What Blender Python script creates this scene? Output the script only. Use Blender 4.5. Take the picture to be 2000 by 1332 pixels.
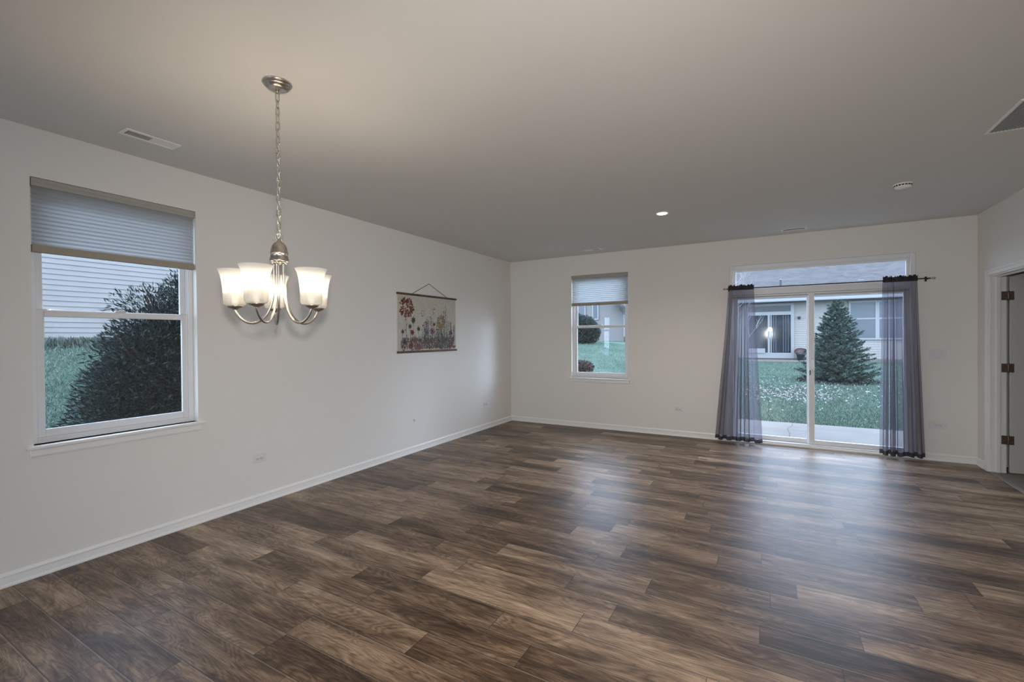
import bpy, bmesh, math, random
import numpy as np
from mathutils import Vector, Matrix
random.seed(7); RNG = np.random.default_rng(7)
for o in list(bpy.data.objects): bpy.data.objects.remove(o, do_unlink=True)
S = bpy.context.scene
COL = S.collection
PI = math.pi

# ------------------------------------------------------------ camera
F_PX, YAW, PITCH, ROLL = 886.17, -0.514678, -0.00767, -0.007864
CAM = Vector((3.895, -6.850, 1.437))
fw = Vector((math.sin(YAW)*math.cos(PITCH), math.cos(YAW)*math.cos(PITCH), math.sin(PITCH)))
r0 = Vector((math.cos(YAW), -math.sin(YAW), 0)); u0 = r0.cross(fw)
rt = r0*math.cos(ROLL) + u0*math.sin(ROLL); up = -r0*math.sin(ROLL) + u0*math.cos(ROLL)
cd = bpy.data.cameras.new('camera'); cam = bpy.data.objects.new('camera', cd); COL.objects.link(cam)
cd.sensor_width = 36; cd.lens = F_PX/2000*36; cd.clip_start = .05; cd.clip_end = 200
M = Matrix((rt, up, -fw)).transposed().to_4x4(); M.translation = CAM
cam.matrix_world = M
S.camera = cam

# ------------------------------------------------------------ world, exposure, lights
S.view_settings.view_transform = 'Standard'; S.view_settings.look = 'None'
S.view_settings.gamma = 1; S.view_settings.use_curve_mapping = False
S.view_settings.exposure = 0.0
SKY_STRENGTH = 7.5; BULB_W = 10.0; FLASH_W = 262; CAN_W = 90
W = bpy.data.worlds.new('overcast_sky'); S.world = W; W.use_nodes = True
wn = W.node_tree.nodes; wl = W.node_tree.links
bg = wn['Background']; bg.inputs['Strength'].default_value = SKY_STRENGTH
tc = wn.new('ShaderNodeTexCoord'); sx = wn.new('ShaderNodeSeparateXYZ'); rp = wn.new('ShaderNodeValToRGB')
wl.new(tc.outputs['Generated'], sx.inputs[0]); wl.new(sx.outputs['Z'], rp.inputs[0]); wl.new(rp.outputs[0], bg.inputs[0])
# brighter band of sky low in the east-north-east, past the neighbour's roof
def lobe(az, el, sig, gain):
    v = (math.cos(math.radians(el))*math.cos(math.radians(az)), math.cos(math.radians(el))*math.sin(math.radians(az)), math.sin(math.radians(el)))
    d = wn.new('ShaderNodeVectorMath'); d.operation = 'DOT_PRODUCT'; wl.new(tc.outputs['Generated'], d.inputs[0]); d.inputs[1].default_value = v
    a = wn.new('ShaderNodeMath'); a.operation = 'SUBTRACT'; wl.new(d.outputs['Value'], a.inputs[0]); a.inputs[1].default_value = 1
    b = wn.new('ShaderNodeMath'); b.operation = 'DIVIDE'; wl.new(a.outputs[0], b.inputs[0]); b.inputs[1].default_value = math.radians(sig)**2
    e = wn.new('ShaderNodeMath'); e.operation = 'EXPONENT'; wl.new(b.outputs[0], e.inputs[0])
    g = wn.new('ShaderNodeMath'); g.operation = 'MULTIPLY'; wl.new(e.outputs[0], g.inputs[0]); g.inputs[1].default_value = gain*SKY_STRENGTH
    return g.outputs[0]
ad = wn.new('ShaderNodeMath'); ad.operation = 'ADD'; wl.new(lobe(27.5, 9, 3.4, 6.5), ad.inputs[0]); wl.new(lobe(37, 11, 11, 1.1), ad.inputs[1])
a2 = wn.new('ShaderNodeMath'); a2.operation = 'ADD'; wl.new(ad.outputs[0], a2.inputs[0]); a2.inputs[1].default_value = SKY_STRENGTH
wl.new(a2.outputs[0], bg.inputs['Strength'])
rp.color_ramp.elements[0].position = 0.0; rp.color_ramp.elements[0].color = (.60, .76, 1.0, 1)
rp.color_ramp.elements[1].position = 0.9; rp.color_ramp.elements[1].color = (.66, .82, 1.10, 1)

def light(name, kind, loc, watts, col, parent=None, radius=.03, **kw):
    d = bpy.data.lights.new(name, kind); d.energy = watts; d.color = col
    if kind in ('POINT', 'SPOT'): d.shadow_soft_size = radius
    for k, v in kw.items(): setattr(d, k, v)
    o = bpy.data.objects.new(name, d); COL.objects.link(o); o.location = loc
    if parent: o.parent = parent
    return o
# the photographer's flash, just above the camera (its reflection shows in the sliding door)
fl = light('photo_flash', 'SPOT', (3.93, -6.87, 1.60), FLASH_W, (1.0, .96, .90), radius=.045, spot_size=math.radians(140), spot_blend=1.0)
fl.rotation_euler = (math.radians(81), 0, math.radians(20))

# ------------------------------------------------------------ helpers
def tag(o, label=None, cat=None, group=None, kind=None):
    if label: o['label'] = label
    if cat: o['category'] = cat
    if group: o['group'] = group
    if kind: o['kind'] = kind
    return o
def empty(name, loc, label=None, cat=None, group=None, kind=None, rz=0):
    o = bpy.data.objects.new(name, None); COL.objects.link(o); o.location = loc; o.rotation_euler = (0, 0, rz)
    o.empty_display_size = .1
    bpy.context.view_layer.update()
    return tag(o, label, cat, group, kind)
def link(name, me, mats, parent=None, loc=None, smooth=False):
    if not isinstance(mats, (list, tuple)): mats = [mats]
    for m in mats: me.materials.append(m)
    if smooth:
        for p in me.polygons: p.use_smooth = True
    o = bpy.data.objects.new(name, me); COL.objects.link(o)
    if parent: o.parent = parent
    if loc: o.location = loc
    return o
def from_bm(name, bm, mats, parent=None, loc=None, smooth=False, bevel=0, origin=None):
    if origin is not None:
        bmesh.ops.translate(bm, verts=bm.verts, vec=-Vector(origin)); loc = origin
    bmesh.ops.recalc_face_normals(bm, faces=bm.faces)
    me = bpy.data.meshes.new(name); bm.to_mesh(me); bm.free()
    o = link(name, me, mats, parent, loc, smooth)
    if bevel:
        b = o.modifiers.new('bevel', 'BEVEL'); b.width = bevel; b.segments = 2; b.limit_method = 'ANGLE'
    return o
def box(bm, x0, x1, y0, y1, z0, z1, mi=0):
    vs = [bm.verts.new((x, y, z)) for x in (x0, x1) for y in (y0, y1) for z in (z0, z1)]
    for f in ((0, 1, 3, 2), (4, 6, 7, 5), (0, 4, 5, 1), (2, 3, 7, 6), (0, 2, 6, 4), (1, 5, 7, 3)):
        fc = bm.faces.new([vs[i] for i in f]); fc.material_index = mi
def boxes(name, lst, mats, parent=None, **kw):
    bm = bmesh.new()
    for b in lst: box(bm, *b)
    return from_bm(name, bm, mats, parent, **kw)
def lathe(bm, prof, c=(0, 0, 0), n=32, mi=0, axis='z', smooth=True):
    rings = []
    for r, h in prof:
        ring = []
        for i in range(n):
            a = 2*PI*i/n; x, y, z = r*math.cos(a), r*math.sin(a), h
            if axis == 'x': x, y, z = z, x, y
            if axis == 'y': x, y, z = x, z, y
            ring.append(bm.verts.new((c[0]+x, c[1]+y, c[2]+z)))
        rings.append(ring)
    for a, b in zip(rings, rings[1:]):
        for i in range(n):
            f = bm.faces.new((a[i], a[(i+1) % n], b[(i+1) % n], b[i])); f.smooth = smooth; f.material_index = mi
    for ring in (rings[0], rings[-1]):
        if (ring[0].co-ring[n//2].co).length > 1e-5 and prof[0] != prof[-1]:
            try: bm.faces.new(ring).material_index = mi
            except ValueError: pass
def tube(bm, pts, r, n=10, mi=0, closed=False, cap=True):
    pts = [Vector(p) for p in pts]; rings = []; prev = None
    m = len(pts)
    for i, p in enumerate(pts):
        a = pts[(i-1) % m] if (closed or i > 0) else p
        b = pts[(i+1) % m] if (closed or i < m-1) else p
        t = (b-a).normalized()
        if prev is None:
            ref = Vector((0, 0, 1)) if abs(t.z) < .9 else Vector((1, 0, 0))
            nx = t.cross(ref).normalized()
        else:
            nx = (prev - t*prev.dot(t)).normalized()
        prev = nx; ny = t.cross(nx)
        rr = r[i] if isinstance(r, (list, tuple)) else r
        rings.append([bm.verts.new(p + nx*math.cos(2*PI*k/n)*rr + ny*math.sin(2*PI*k/n)*rr) for k in range(n)])
    for i in range(m if closed else m-1):
        a, b = rings[i], rings[(i+1) % m]
        for k in range(n):
            f = bm.faces.new((a[k], a[(k+1) % n], b[(k+1) % n], b[k])); f.smooth = True; f.material_index = mi
    if cap and not closed:
        bm.faces.new(rings[0]).material_index = mi; bm.faces.new(rings[-1]).material_index = mi
def curve_pts(ctrl, n=8):
    P = [Vector(c) for c in ctrl]; P = [P[0]*2-P[1]] + P + [P[-1]*2-P[-2]]; out = []
    for i in range(1, len(P)-2):
        for k in range(n):
            t = k/n; a, b, c, d = P[i-1], P[i], P[i+1], P[i+2]
            out.append(.5*((2*b)+(-a+c)*t+(2*a-5*b+4*c-d)*t*t+(-a+3*b-3*c+d)*t**3))
    out.append(P[-2]); return out
def copy_tree(o, parent=None):
    c = o.copy(); COL.objects.link(c); c.parent = parent
    for ch in list(o.children): copy_tree(ch, c)
    return c

# ------------------------------------------------------------ materials
def mat(name, col=(.8, .8, .8), rough=.5, metal=0, spec=.5, **kw):
    m = bpy.data.materials.new(name); m.use_nodes = True
    b = m.node_tree.nodes['Principled BSDF']
    b.inputs['Base Color'].default_value = (*col, 1); b.inputs['Roughness'].default_value = rough
    b.inputs['Metallic'].default_value = metal; b.inputs['Specular IOR Level'].default_value = spec
    for k, v in kw.items(): b.inputs[k.replace('_', ' ')].default_value = v
    return m
class N:
    def __init__(s, m): s.t = m.node_tree; s.b = s.t.nodes.get('Principled BSDF')
    def n(s, typ, **kw):
        x = s.t.nodes.new('ShaderNode'+typ)
        for k, v in kw.items(): setattr(x, k, v)
        return x
    def l(s, a, b): s.t.links.new(a, b)
    def math(s, op, a, b=None, c=None):
        x = s.n('Math', operation=op)
        for i, v in enumerate((a, b, c)):
            if v is None: continue
            if isinstance(v, (int, float)): x.inputs[i].default_value = v
            else: s.l(v, x.inputs[i])
        return x.outputs[0]
    def ramp(s, f, stops):
        x = s.n('ValToRGB'); e = x.color_ramp.elements
        while len(e) < len(stops): e.new(.5)
        for el, (p, c) in zip(e, stops):
            el.position = p; el.color = (*c, 1) if len(c) == 3 else c
        s.l(f, x.inputs[0]); return x.outputs[0]
    def mix(s, f, a, b, bt='MIX'):
        x = s.n('Mix', data_type='RGBA', blend_type=bt)
        for i, v in ((0, f), (6, a), (7, b)):
            if isinstance(v, (int, float)): x.inputs[i].default_value = v
            elif isinstance(v, tuple): x.inputs[i].default_value = (*v, 1)
            else: s.l(v, x.inputs[i])
        return x.outputs[2]
    def noise(s, scale, detail=3, vec=None, rough=.5, dist=0, out=0):
        x = s.n('TexNoise'); x.inputs['Scale'].default_value = scale; x.inputs['Detail'].default_value = detail
        x.inputs['Roughness'].default_value = rough; x.inputs['Distortion'].default_value = dist
        if vec is None: vec = s.n('TexCoord').outputs['Object']
        s.l(vec, x.inputs['Vector']); return x.outputs[out]
    def bump(s, h, strength=.2, dist=.01):
        x = s.n('Bump'); x.inputs['Strength'].default_value = strength; x.inputs['Distance'].default_value = dist
        s.l(h, x.inputs['Height']); s.l(x.outputs[0], s.b.inputs['Normal'])
def noisy(name, c1, c2, scale=5, rough=.7, bump=0, detail=4, spec=.3, metal=0, stops=(.35, .65)):
    m = mat(name, c1, rough, metal, spec); k = N(m); f = k.noise(scale, detail)
    k.l(k.ramp(f, [(stops[0], c1), (stops[1], c2)]), k.b.inputs['Base Color'])
    if bump: k.bump(f, bump)
    return m
def paint(name, col, rough=.75):
    m = mat(name, col, rough, spec=.25); k = N(m)
    k.bump(k.noise(260, 3), .06, .002); return m
M_WALL = paint('wall_paint', (.80, .765, .71))
M_CEIL = paint('ceiling_paint', (.70, .68, .65), .85)
M_TRIM = mat('white_trim_paint', (.86, .84, .80), .35, spec=.4)
M_VINYL = mat('white_vinyl', (.80, .80, .80), .35, spec=.4)
M_PLATE = mat('white_plate', (.73, .71, .69), .3)
M_SLOT = mat('dark_slot', (.02, .02, .02), .6)
M_NICKEL = noisy('brushed_nickel', (.50, .46, .41), (.62, .58, .53), 40, .28, metal=1)
M_ROD = mat('dark_rod_metal', (.06, .055, .05), .35, .8)
M_HINGE = noisy('bronze_hinge', (.16, .11, .08), (.22, .16, .12), 60, .4, metal=.7)
M_DOOR = mat('painted_door', (.60, .57, .52), .4)
def glass(name, tint=(.965, .98, .985), ior=1.5):
    m = bpy.data.materials.new(name); m.use_nodes = True; t = m.node_tree; t.nodes.clear()
    o = t.nodes.new('ShaderNodeOutputMaterial'); mx = t.nodes.new('ShaderNodeMixShader')
    tr = t.nodes.new('ShaderNodeBsdfTransparent'); gl = t.nodes.new('ShaderNodeBsdfGlossy'); lw = t.nodes.new('ShaderNodeLayerWeight'); lw.inputs[0].default_value = .5
    pw = t.nodes.new('ShaderNodeMath'); pw.operation = 'POWER'; t.links.new(lw.outputs['Facing'], pw.inputs[0]); pw.inputs[1].default_value = 5
    fr = t.nodes.new('ShaderNodeMath'); fr.operation = 'MULTIPLY_ADD'; t.links.new(pw.outputs[0], fr.inputs[0]); fr.inputs[1].default_value = .95; fr.inputs[2].default_value = .04
    tr.inputs[0].default_value = (*tint, 1); gl.inputs['Roughness'].default_value = 0.01
    t.links.new(fr.outputs[0], mx.inputs[0]); t.links.new(tr.outputs[0], mx.inputs[1]); t.links.new(gl.outputs[0], mx.inputs[2])
    t.links.new(mx.outputs[0], o.inputs[0]); return m
M_GLASS = glass('window_glass')
def mixmat(name, parts):
    """parts: list of (shader type, colour, kwargs) blended in turn with weights"""
    m = bpy.data.materials.new(name); m.use_nodes = True; t = m.node_tree; t.nodes.clear()
    o = t.nodes.new('ShaderNodeOutputMaterial'); prev = None
    for typ, col, w in parts:
        s = t.nodes.new('ShaderNode'+typ); s.inputs[0].default_value = (*col, 1)
        if prev is None: prev = s.outputs[0]
        else:
            mx = t.nodes.new('ShaderNodeMixShader'); mx.inputs[0].default_value = w
            t.links.new(prev, mx.inputs[1]); t.links.new(s.outputs[0], mx.inputs[2]); prev = mx.outputs[0]
    t.links.new(prev, o.inputs[0]); return m
M_SHEER = mixmat('sheer_grey_voile', [('BsdfDiffuse', (.19, .165, .145), 0), ('BsdfTranslucent', (.23, .22, .27), .42), ('BsdfTransparent', (.83, .82, .87), .46)])
M_SHEER_HEM = mixmat('sheer_hem', [('BsdfDiffuse', (.06, .055, .065), 0), ('BsdfTransparent', (.6, .6, .7), .12)])
M_CELL = mixmat('cellular_fabric', [('BsdfDiffuse', (.50, .50, .50), 0), ('BsdfTranslucent', (.50, .51, .52), .42)])
M_RAIL = mat('tan_shade_rail', (.36, .31, .24), .5)

def floor_material():
    m = mat('vinyl_plank', (.1, .08, .06), .4, spec=.36); k = N(m)
    co = k.n('TexCoord').outputs['Object']; sp = k.n('SeparateXYZ'); k.l(co, sp.inputs[0])
    x, y = sp.outputs[0], sp.outputs[1]
    yr = k.math('DIVIDE', k.math('ADD', y, 4.46+17), .17); row = k.math('FLOOR', yr); fy = k.math('FRACT', yr)
    w1 = k.n('TexWhiteNoise', noise_dimensions='1D'); k.l(row, w1.inputs['W'])
    xr = k.math('ADD', k.math('DIVIDE', x, .98), k.math('MULTIPLY', w1.outputs[0], 9.0)); ix = k.math('FLOOR', xr); fx = k.math('FRACT', xr)
    cb = k.n('CombineXYZ'); k.l(row, cb.inputs[0]); k.l(ix, cb.inputs[1])
    w2 = k.n('TexWhiteNoise', noise_dimensions='2D'); k.l(cb.outputs[0], w2.inputs['Vector']); v = w2.outputs[0]
    # grain space, shifted for every plank
    gx = k.math('ADD', k.math('MULTIPLY', x, 1.0), k.math('MULTIPLY', v, 53.0))
    gy = k.math('ADD', k.math('MULTIPLY', y, 1.0), k.math('MULTIPLY', v, 31.0))
    def vec(sx_, sy_):
        c = k.n('CombineXYZ'); k.l(k.math('MULTIPLY', gx, sx_), c.inputs[0]); k.l(k.math('MULTIPLY', gy, sy_), c.inputs[1]); return c.outputs[0]
    sw = k.noise(1, 2, vec(1.15, 7.0), .5, .7)
    rings = k.math('FRACT', k.math('MULTIPLY', sw, 21.0))
    rings = k.math('ABSOLUTE', k.math('SUBTRACT', rings, .5))           # 0..0.5
    fine = k.noise(1, 8, vec(8, 150), .7, .3)
    mid = k.noise(1, 4, vec(2.2, 18), .6, 1.2)
    blot = k.noise(1, 3, vec(1.7, 6.0), .55, .4)
    f = k.math('ADD', k.math('MULTIPLY', fine, .40), k.math('MULTIPLY', mid, .42))
    f = k.math('ADD', f, k.math('MULTIPLY', k.math('POWER', k.math('MULTIPLY', rings, 2.0), .7), .095))
    f = k.math('ADD', f, k.math('MULTIPLY', k.math('SUBTRACT', blot, .5), .46))
    f = k.math('ADD', f, k.math('MULTIPLY', k.math('SUBTRACT', v, .5), .20))
    c = k.ramp(f, [(.29, (.036, .020, .010)), (.41, (.105, .063, .037)), (.50, (.195, .127, .081)), (.59, (.315, .218, .145)), (.73, (.52, .38, .265))])
    # knots
    vo = k.n('TexVoronoi'); vo.inputs['Scale'].default_value = 1; k.l(vec(2.0, 4.5), vo.inputs['Vector'])
    kn = k.ramp(vo.outputs['Distance'], [(.03, (.25, .2, .18)), (.11, (1, 1, 1))])
    c = k.mix(.75, c, kn, 'MULTIPLY')
    # seams: dark joint on one long edge, painted bevel highlight on the other, thin ends
    e1 = k.math('LESS_THAN', fy, .022); e2 = k.math('GREATER_THAN', fy, .965); e3 = k.math('LESS_THAN', fx, .0035)
    c = k.mix(k.math('MULTIPLY', k.math('MAXIMUM', e1, e3), .8), c, (.02, .014, .01))
    c = k.mix(k.math('MULTIPLY', e2, .36), c, (.36, .28, .22))
    k.l(c, k.b.inputs['Base Color'])
    rg = k.n('MapRange'); k.l(fine, rg.inputs[0]); rg.inputs[3].default_value = .30; rg.inputs[4].default_value = .46
    k.l(rg.outputs[0], k.b.inputs['Roughness'])
    h = k.math('SUBTRACT', k.math('ADD', k.math('MULTIPLY', fine, .35), k.math('MULTIPLY', mid, .45)), k.math('MULTIPLY', k.math('MAXIMUM', e1, e3), .5))
    k.bump(h, .35, .004)
    return m
M_FLOOR = floor_material()

# ------------------------------------------------------------ room shell (far wall y=0, left wall x=0)
H = 2.74; RW = 5.892; T = .15; BACK = -11.0; XR = 9.5; YR = -4.3
def wall_with_holes(name, axis, p0, p1, a0, a1, holes, z1=H, m=M_WALL):
    """axis 'y': wall spans x from a0..a1, thickness y p0..p1; holes (a,b,z0,z1)"""
    bm = bmesh.new()
    def add(a, b, za, zb):
        if b-a < 1e-4 or zb-za < 1e-4: return
        if axis == 'y': box(bm, a, b, p0, p1, za, zb)
        else: box(bm, p0, p1, a, b, za, zb)
    cur = a0
    for a, b, za, zb in sorted(holes):
        add(cur, a, 0, z1); add(a, b, 0, za); add(a, b, zb, z1); cur = b
    add(cur, a1, 0, z1)
    return tag(from_bm(name, bm, m), kind='structure')
W1 = (-5.885, -4.970, .80, 2.44)      # left window opening: y0,y1,z0,z1
W2 = (1.125, 2.045, .79, 2.42)        # far window: x0,x1,z0,z1
SD = (3.430, 5.375, 0.0, 2.385)       # sliding door with transom
RD = (-1.145, -.296, 0.0, 2.045)      # interior door on the right wall
wall_with_holes('wall_left', 'x', -T, 0, BACK, T, [W1])
wall_with_holes('wall_far', 'y', 0, T, 0, RW+.12, [W2, SD])
wall_with_holes('wall_right', 'x', RW, RW+.12, YR, 0, [RD])
tag(boxes('wall_kitchen_side', [(RW+.12, XR, YR, YR+.12, 0, H)], M_WALL), kind='structure')
W3 = (-8.6, -6.4, 1.0, 2.3); W4 = (.45, 2.55, .5, 2.35)       # unseen window openings added behind the camera for fill daylight
wall_with_holes('wall_kitchen_end', 'x', XR, XR+.12, BACK, YR+.12, [W3])
wall_with_holes('wall_back', 'y', BACK-.12, BACK, -T, XR+.12, [W4])
tag(boxes('floor', [(0, RW, BACK, 0, -.12, 0), (RW, XR, BACK, YR, -.12, 0)], M_FLOOR), kind='structure')
tag(boxes('ceiling', [(-T, XR+.12, BACK-.12, T, H, H+.12)], M_CEIL), kind='structure')
# the small carpeted room behind the hinged door
M_CARPET = noisy('beige_carpet', (.22, .19, .16), (.40, .36, .31), 190, .95, .6, 2)
tag(boxes('floor_bedroom', [(RW, 8.6, -3.0, 0, -.12, .004)], M_CARPET), kind='structure')
wall_with_holes('wall_bedroom_far', 'y', 0, T, RW+.12, 8.7, [])
tag(boxes('wall_bedroom_side', [(8.6, 8.7, -3.0, 0, 0, H)], M_WALL), kind='structure')
tag(boxes('wall_bedroom_near', [(RW+.12, 8.7, -3.1, -3.0, 0, H)], M_WALL), kind='structure')

# baseboards: profile swept along a wall
def baseboard(name, p, q, nrm):
    """p,q ends on the wall face, nrm into the room"""
    prof = [(0, 0), (.019, 0), (.019, .010), (.012, .019), (.0115, .058), (.014, .062), (.014, .066), (.008, .076), (.004, .083), (0, .083)]
    bm = bmesh.new(); p, q, nrm = Vector(p), Vector(q), Vector(nrm)
    rr = [[bm.verts.new(e + nrm*d + Vector((0, 0, h))) for d, h in prof] for e in (p, q)]
    n = len(prof)
    for i in range(n): bm.faces.new((rr[0][i], rr[0][(i+1) % n], rr[1][(i+1) % n], rr[1][i]))
    bm.faces.new(rr[0]); bm.faces.new(rr[1])
    return tag(from_bm(name, bm, M_TRIM), kind='structure')
baseboard('baseboard_left', (0, BACK, 0), (0, 0, 0), (1, 0, 0))
baseboard('baseboard_far', (0, 0, 0), (SD[0]-.002, 0, 0), (0, -1, 0))
baseboard('baseboard_far_right', (SD[1]+.002, 0, 0), (RW, 0, 0), (0, -1, 0))
baseboard('baseboard_right', (RW, -.238, 0), (RW, 0, 0), (-1, 0, 0))
baseboard('baseboard_right_near', (RW, YR, 0), (RW, -1.203, 0), (-1, 0, 0))
baseboard('baseboard_kitchen', (RW, YR, 0), (XR, YR, 0), (0, -1, 0))
baseboard('baseboard_back', (0, BACK, 0), (XR, BACK, 0), (0, 1, 0))

# ------------------------------------------------------------ double-hung windows
def window(name, width, zb, zt, rail, place, lock=True):
    """local space: u along wall 0..width, w outwards (0 = room face), z up. place(u,w,z) -> world"""
    root = empty(name, place(width/2, 0, zb), kind='structure')
    def part(pname, lst, m, parent=None, bevel=.003):
        bm = bmesh.new()
        for u0, u1, w0, w1, z0, z1 in lst:
            a = place(u0, w0, z0); b = place(u1, w1, z1)
            box(bm, min(a[0], b[0]), max(a[0], b[0]), min(a[1], b[1]), max(a[1], b[1]), z0, z1)
        o = from_bm(pname, bm, m, bevel=bevel)
        par = parent or root
        o.parent = par; o.matrix_parent_inverse = par.matrix_world.inverted(); return o
    W_, fr = width, .034
    part('window_frame', [(0, fr, .062, .125, zb, zt), (W_-fr, W_, .062, .125, zb, zt), (fr, W_-fr, .062, .125, zt-fr, zt), (fr, W_-fr, .062, .125, zb, zb+fr),
                          (fr, fr+.008, .070, .078, zb+fr, zt-fr), (W_-fr-.008, W_-fr, .070, .078, zb+fr, zt-fr)], M_VINYL)
    s = .038
    a, b = fr+.001, W_-fr-.001
    up_ = part('upper_sash', [(a, a+s, .098, .118, rail-.02, zt-fr), (b-s, b, .098, .118, rail-.02, zt-fr), (a+s, b-s, .098, .118, zt-fr-s, zt-fr), (a+s, b-s, .098, .118, rail-.018, rail+.022)], M_VINYL)
    lo = part('lower_sash', [(a, a+s, .074, .094, zb+fr, rail+.018), (b-s, b, .074, .094, zb+fr, rail+.018), (a+s, b-s, .070, .096, rail-.022, rail+.018), (a+s, b-s, .074, .094, zb+fr, zb+fr+.048)], M_VINYL)
    part('glass_pane', [(a+s-.004, b-s+.004, .106, .110, rail+.018, zt-fr-s+.004)], M_GLASS, up_, 0)
    part('glass_pane', [(a+s-.004, b-s+.004, .082, .086, zb+fr+.044, rail-.020)], M_GLASS, lo, 0)
    if lock: part('sash_lock', [(W_/2-.03, W_/2+.03, .062, .082, rail+.018, rail+.030), (W_/2-.008, W_/2+.02, .058, .07, rail+.030, rail+.036)], M_PLATE, lo, .002)
    part('tilt_latch', [(a+.004, a+.05, .068, .076, rail+.019, rail+.026), (b-.05, b-.004, .068, .076, rail+.019, rail+.026)], M_PLATE, lo, .002)
    # stool and apron
    part('window_sill', [(-.035, W_+.035, -.038, .0, zb-.020, zb), (0, W_, 0, .062, zb-.020, zb)], M_TRIM, bevel=.005)
    part('sill_apron', [(-.018, W_+.018, -.018, 0, zb-.062, zb-.021), (-.018, W_+.018, -.010, 0, zb-.070, zb-.062)], M_TRIM)
    return root
window('window_1', W1[1]-W1[0], W1[2], W1[3], 1.615, lambda u, w, z: Vector((-w, W1[0]+u, z)))
window('window_2', W2[1]-W2[0], W2[2], W2[3], 1.60, lambda u, w, z: Vector((W2[0]+u, w, z)))

window('fill_window_3', W3[1]-W3[0], W3[2], W3[3], 1.66, lambda u, w, z: Vector((XR+w, W3[0]+u, z)))  # added unseen window, lets fill daylight in from the kitchen end
window('fill_window_4', W4[1]-W4[0], W4[2], W4[3], 1.45, lambda u, w, z: Vector((W4[0]+u, BACK-w, z)))  # added unseen window, lets fill daylight in from the rear

def cell_shade(width, drop, pleats, label, place, group):
    """top at z=0; pleated honeycomb, headrail and bottom rail"""
    root = empty('cellular_shade', place, label, 'window shade', group)
    ax = 'x' if abs(place[1]) < .2 else 'y'
    def B(name, lst, m, bevel=.003):
        bm = bmesh.new()
        for u0, u1, w0, w1, z0, z1 in lst:
            if ax == 'x': box(bm, u0, u1, w0, w1, z0, z1)
            else: box(bm, -w1, -w0, u0, u1, z0, z1)
        return from_bm(name, bm, m, root, bevel=bevel)
    hw = width/2
    B('head_rail', [(-hw, hw, .002, .046, -.052, -.002), (-hw, hw, -.001, .002, -.030, -.024)], M_RAIL2)
    bm = bmesh.new(); z0 = -.052; z1 = -drop+.045; n = pleats*2; fr_, bk = [], []
    for i in range(n+1):
        z = z0+(z1-z0)*i/n; d = .0045 if i % 2 else -.0045
        for lst, w in ((fr_, .020+d), (bk, .034-d)):
            if ax == 'x': lst.append((bm.verts.new((-hw+.004, w, z)), bm.verts.new((hw-.004, w, z))))
            else: lst.append((bm.verts.new((-w, -hw+.004, z)), bm.verts.new((-w, hw-.004, z))))
    for i in range(n): bm.faces.new((fr_[i][0], fr_[i][1], fr_[i+1][1], fr_[i+1][0]))
    from_bm('pleated_fabric', bm, M_CELL, root)
    B('bottom_rail', [(-hw+.002, hw-.002, .008, .042, -drop, -drop+.046)], M_RAIL)
    return root
M_RAIL2 = mat('grey_head_rail', (.40, .37, .33), .45)
cell_shade(W1[1]-W1[0]-.012, W1[3]-1.985, 14, 'half-raised pleated shade with tan bottom rail in the large near-left window', (-.004, (W1[0]+W1[1])/2, W1[3]), 'pleated window shades')
cell_shade(W2[1]-W2[0]-.012, W2[3]-1.935, 13, 'half-raised pleated shade in the narrow window on the far wall', ((W2[0]+W2[1])/2, .004, W2[3]), 'pleated window shades')

# ------------------------------------------------------------ sliding patio door with transom
d1 = empty('door_1', ((SD[0]+SD[1])/2, .06, 0), kind='structure')
def dpart(name, lst, m, parent=None, bevel=.003):
    o = boxes(name, lst, m, bevel=bevel); par = parent or d1
    o.parent = par; o.matrix_parent_inverse = par.matrix_world.inverted(); return o
bpy.context.view_layer.update()
X0, X1, ZT = SD[0], SD[1], SD[3]
MU0, MU1 = 1.985, 2.062     # head of the door / transom mullion
dpart('door_frame', [(X0, X0+.045, .02, .14, 0, ZT), (X1-.045, X1, .02, .14, 0, ZT), (X0+.045, X1-.045, .02, .14, MU0, MU1),
                     (X0+.045, X1-.045, .045, .14, ZT-.05, ZT), (X0+.045, X1-.045, .005, .14, 0, .045)], M_VINYL)
dpart('door_threshold', [(X0, X1, -.012, .02, 0, .026)], M_TRIM, bevel=.006)
dpart('transom_sash', [(X0+.045, X0+.075, .06, .09, MU1, ZT-.05), (X1-.075, X1-.045, .06, .09, MU1, ZT-.05), (X0+.075, X1-.075, .06, .09, MU1, MU1+.02), (X0+.075, X1-.075, .06, .09, ZT-.08, ZT-.05)], M_VINYL)
dpart('glass_pane', [(X0+.07, X1-.07, .072, .078, MU1+.016, ZT-.076)], M_GLASS, bevel=0)
def panel(name, xa, xb, y0, y1, sa=.055, sb=.055, bot=.055, top=.05):
    zb, zt = .046, MU0-.001
    p = dpart(name, [(xa, xa+sa, y0, y1, zb, zt), (xb-sb, xb, y0, y1, zb, zt), (xa+sa, xb-sb, y0, y1, zb, zb+bot), (xa+sa, xb-sb, y0, y1, zt-top, zt)], M_VINYL)
    dpart('glass_pane', [(xa+sa-.004, xb-sb+.004, (y0+y1)/2-.003, (y0+y1)/2+.003, zb+bot-.004, zt-top+.004)], M_GLASS, p, 0)
    return p
fixed = panel('fixed_panel', X0+.046, 4.372, .095, .125, sb=.05)
slide = panel('sliding_panel', 4.340, X1-.046, .052, .082, sa=.062)
hd = bmesh.new()
tube(hd, curve_pts([(4.378, .052, .98), (4.378, .022, .995), (4.378, .018, 1.05), (4.378, .022, 1.105), (4.378, .052, 1.12)], 5), .007, 8)
box(hd, 4.364, 4.392, .046, .053, .95, 1.15)
h = from_bm('door_handle', hd, M_PLATE); h.parent = slide; h.matrix_parent_inverse = slide.matrix_world.inverted()
bpy.context.view_layer.update()
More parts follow.
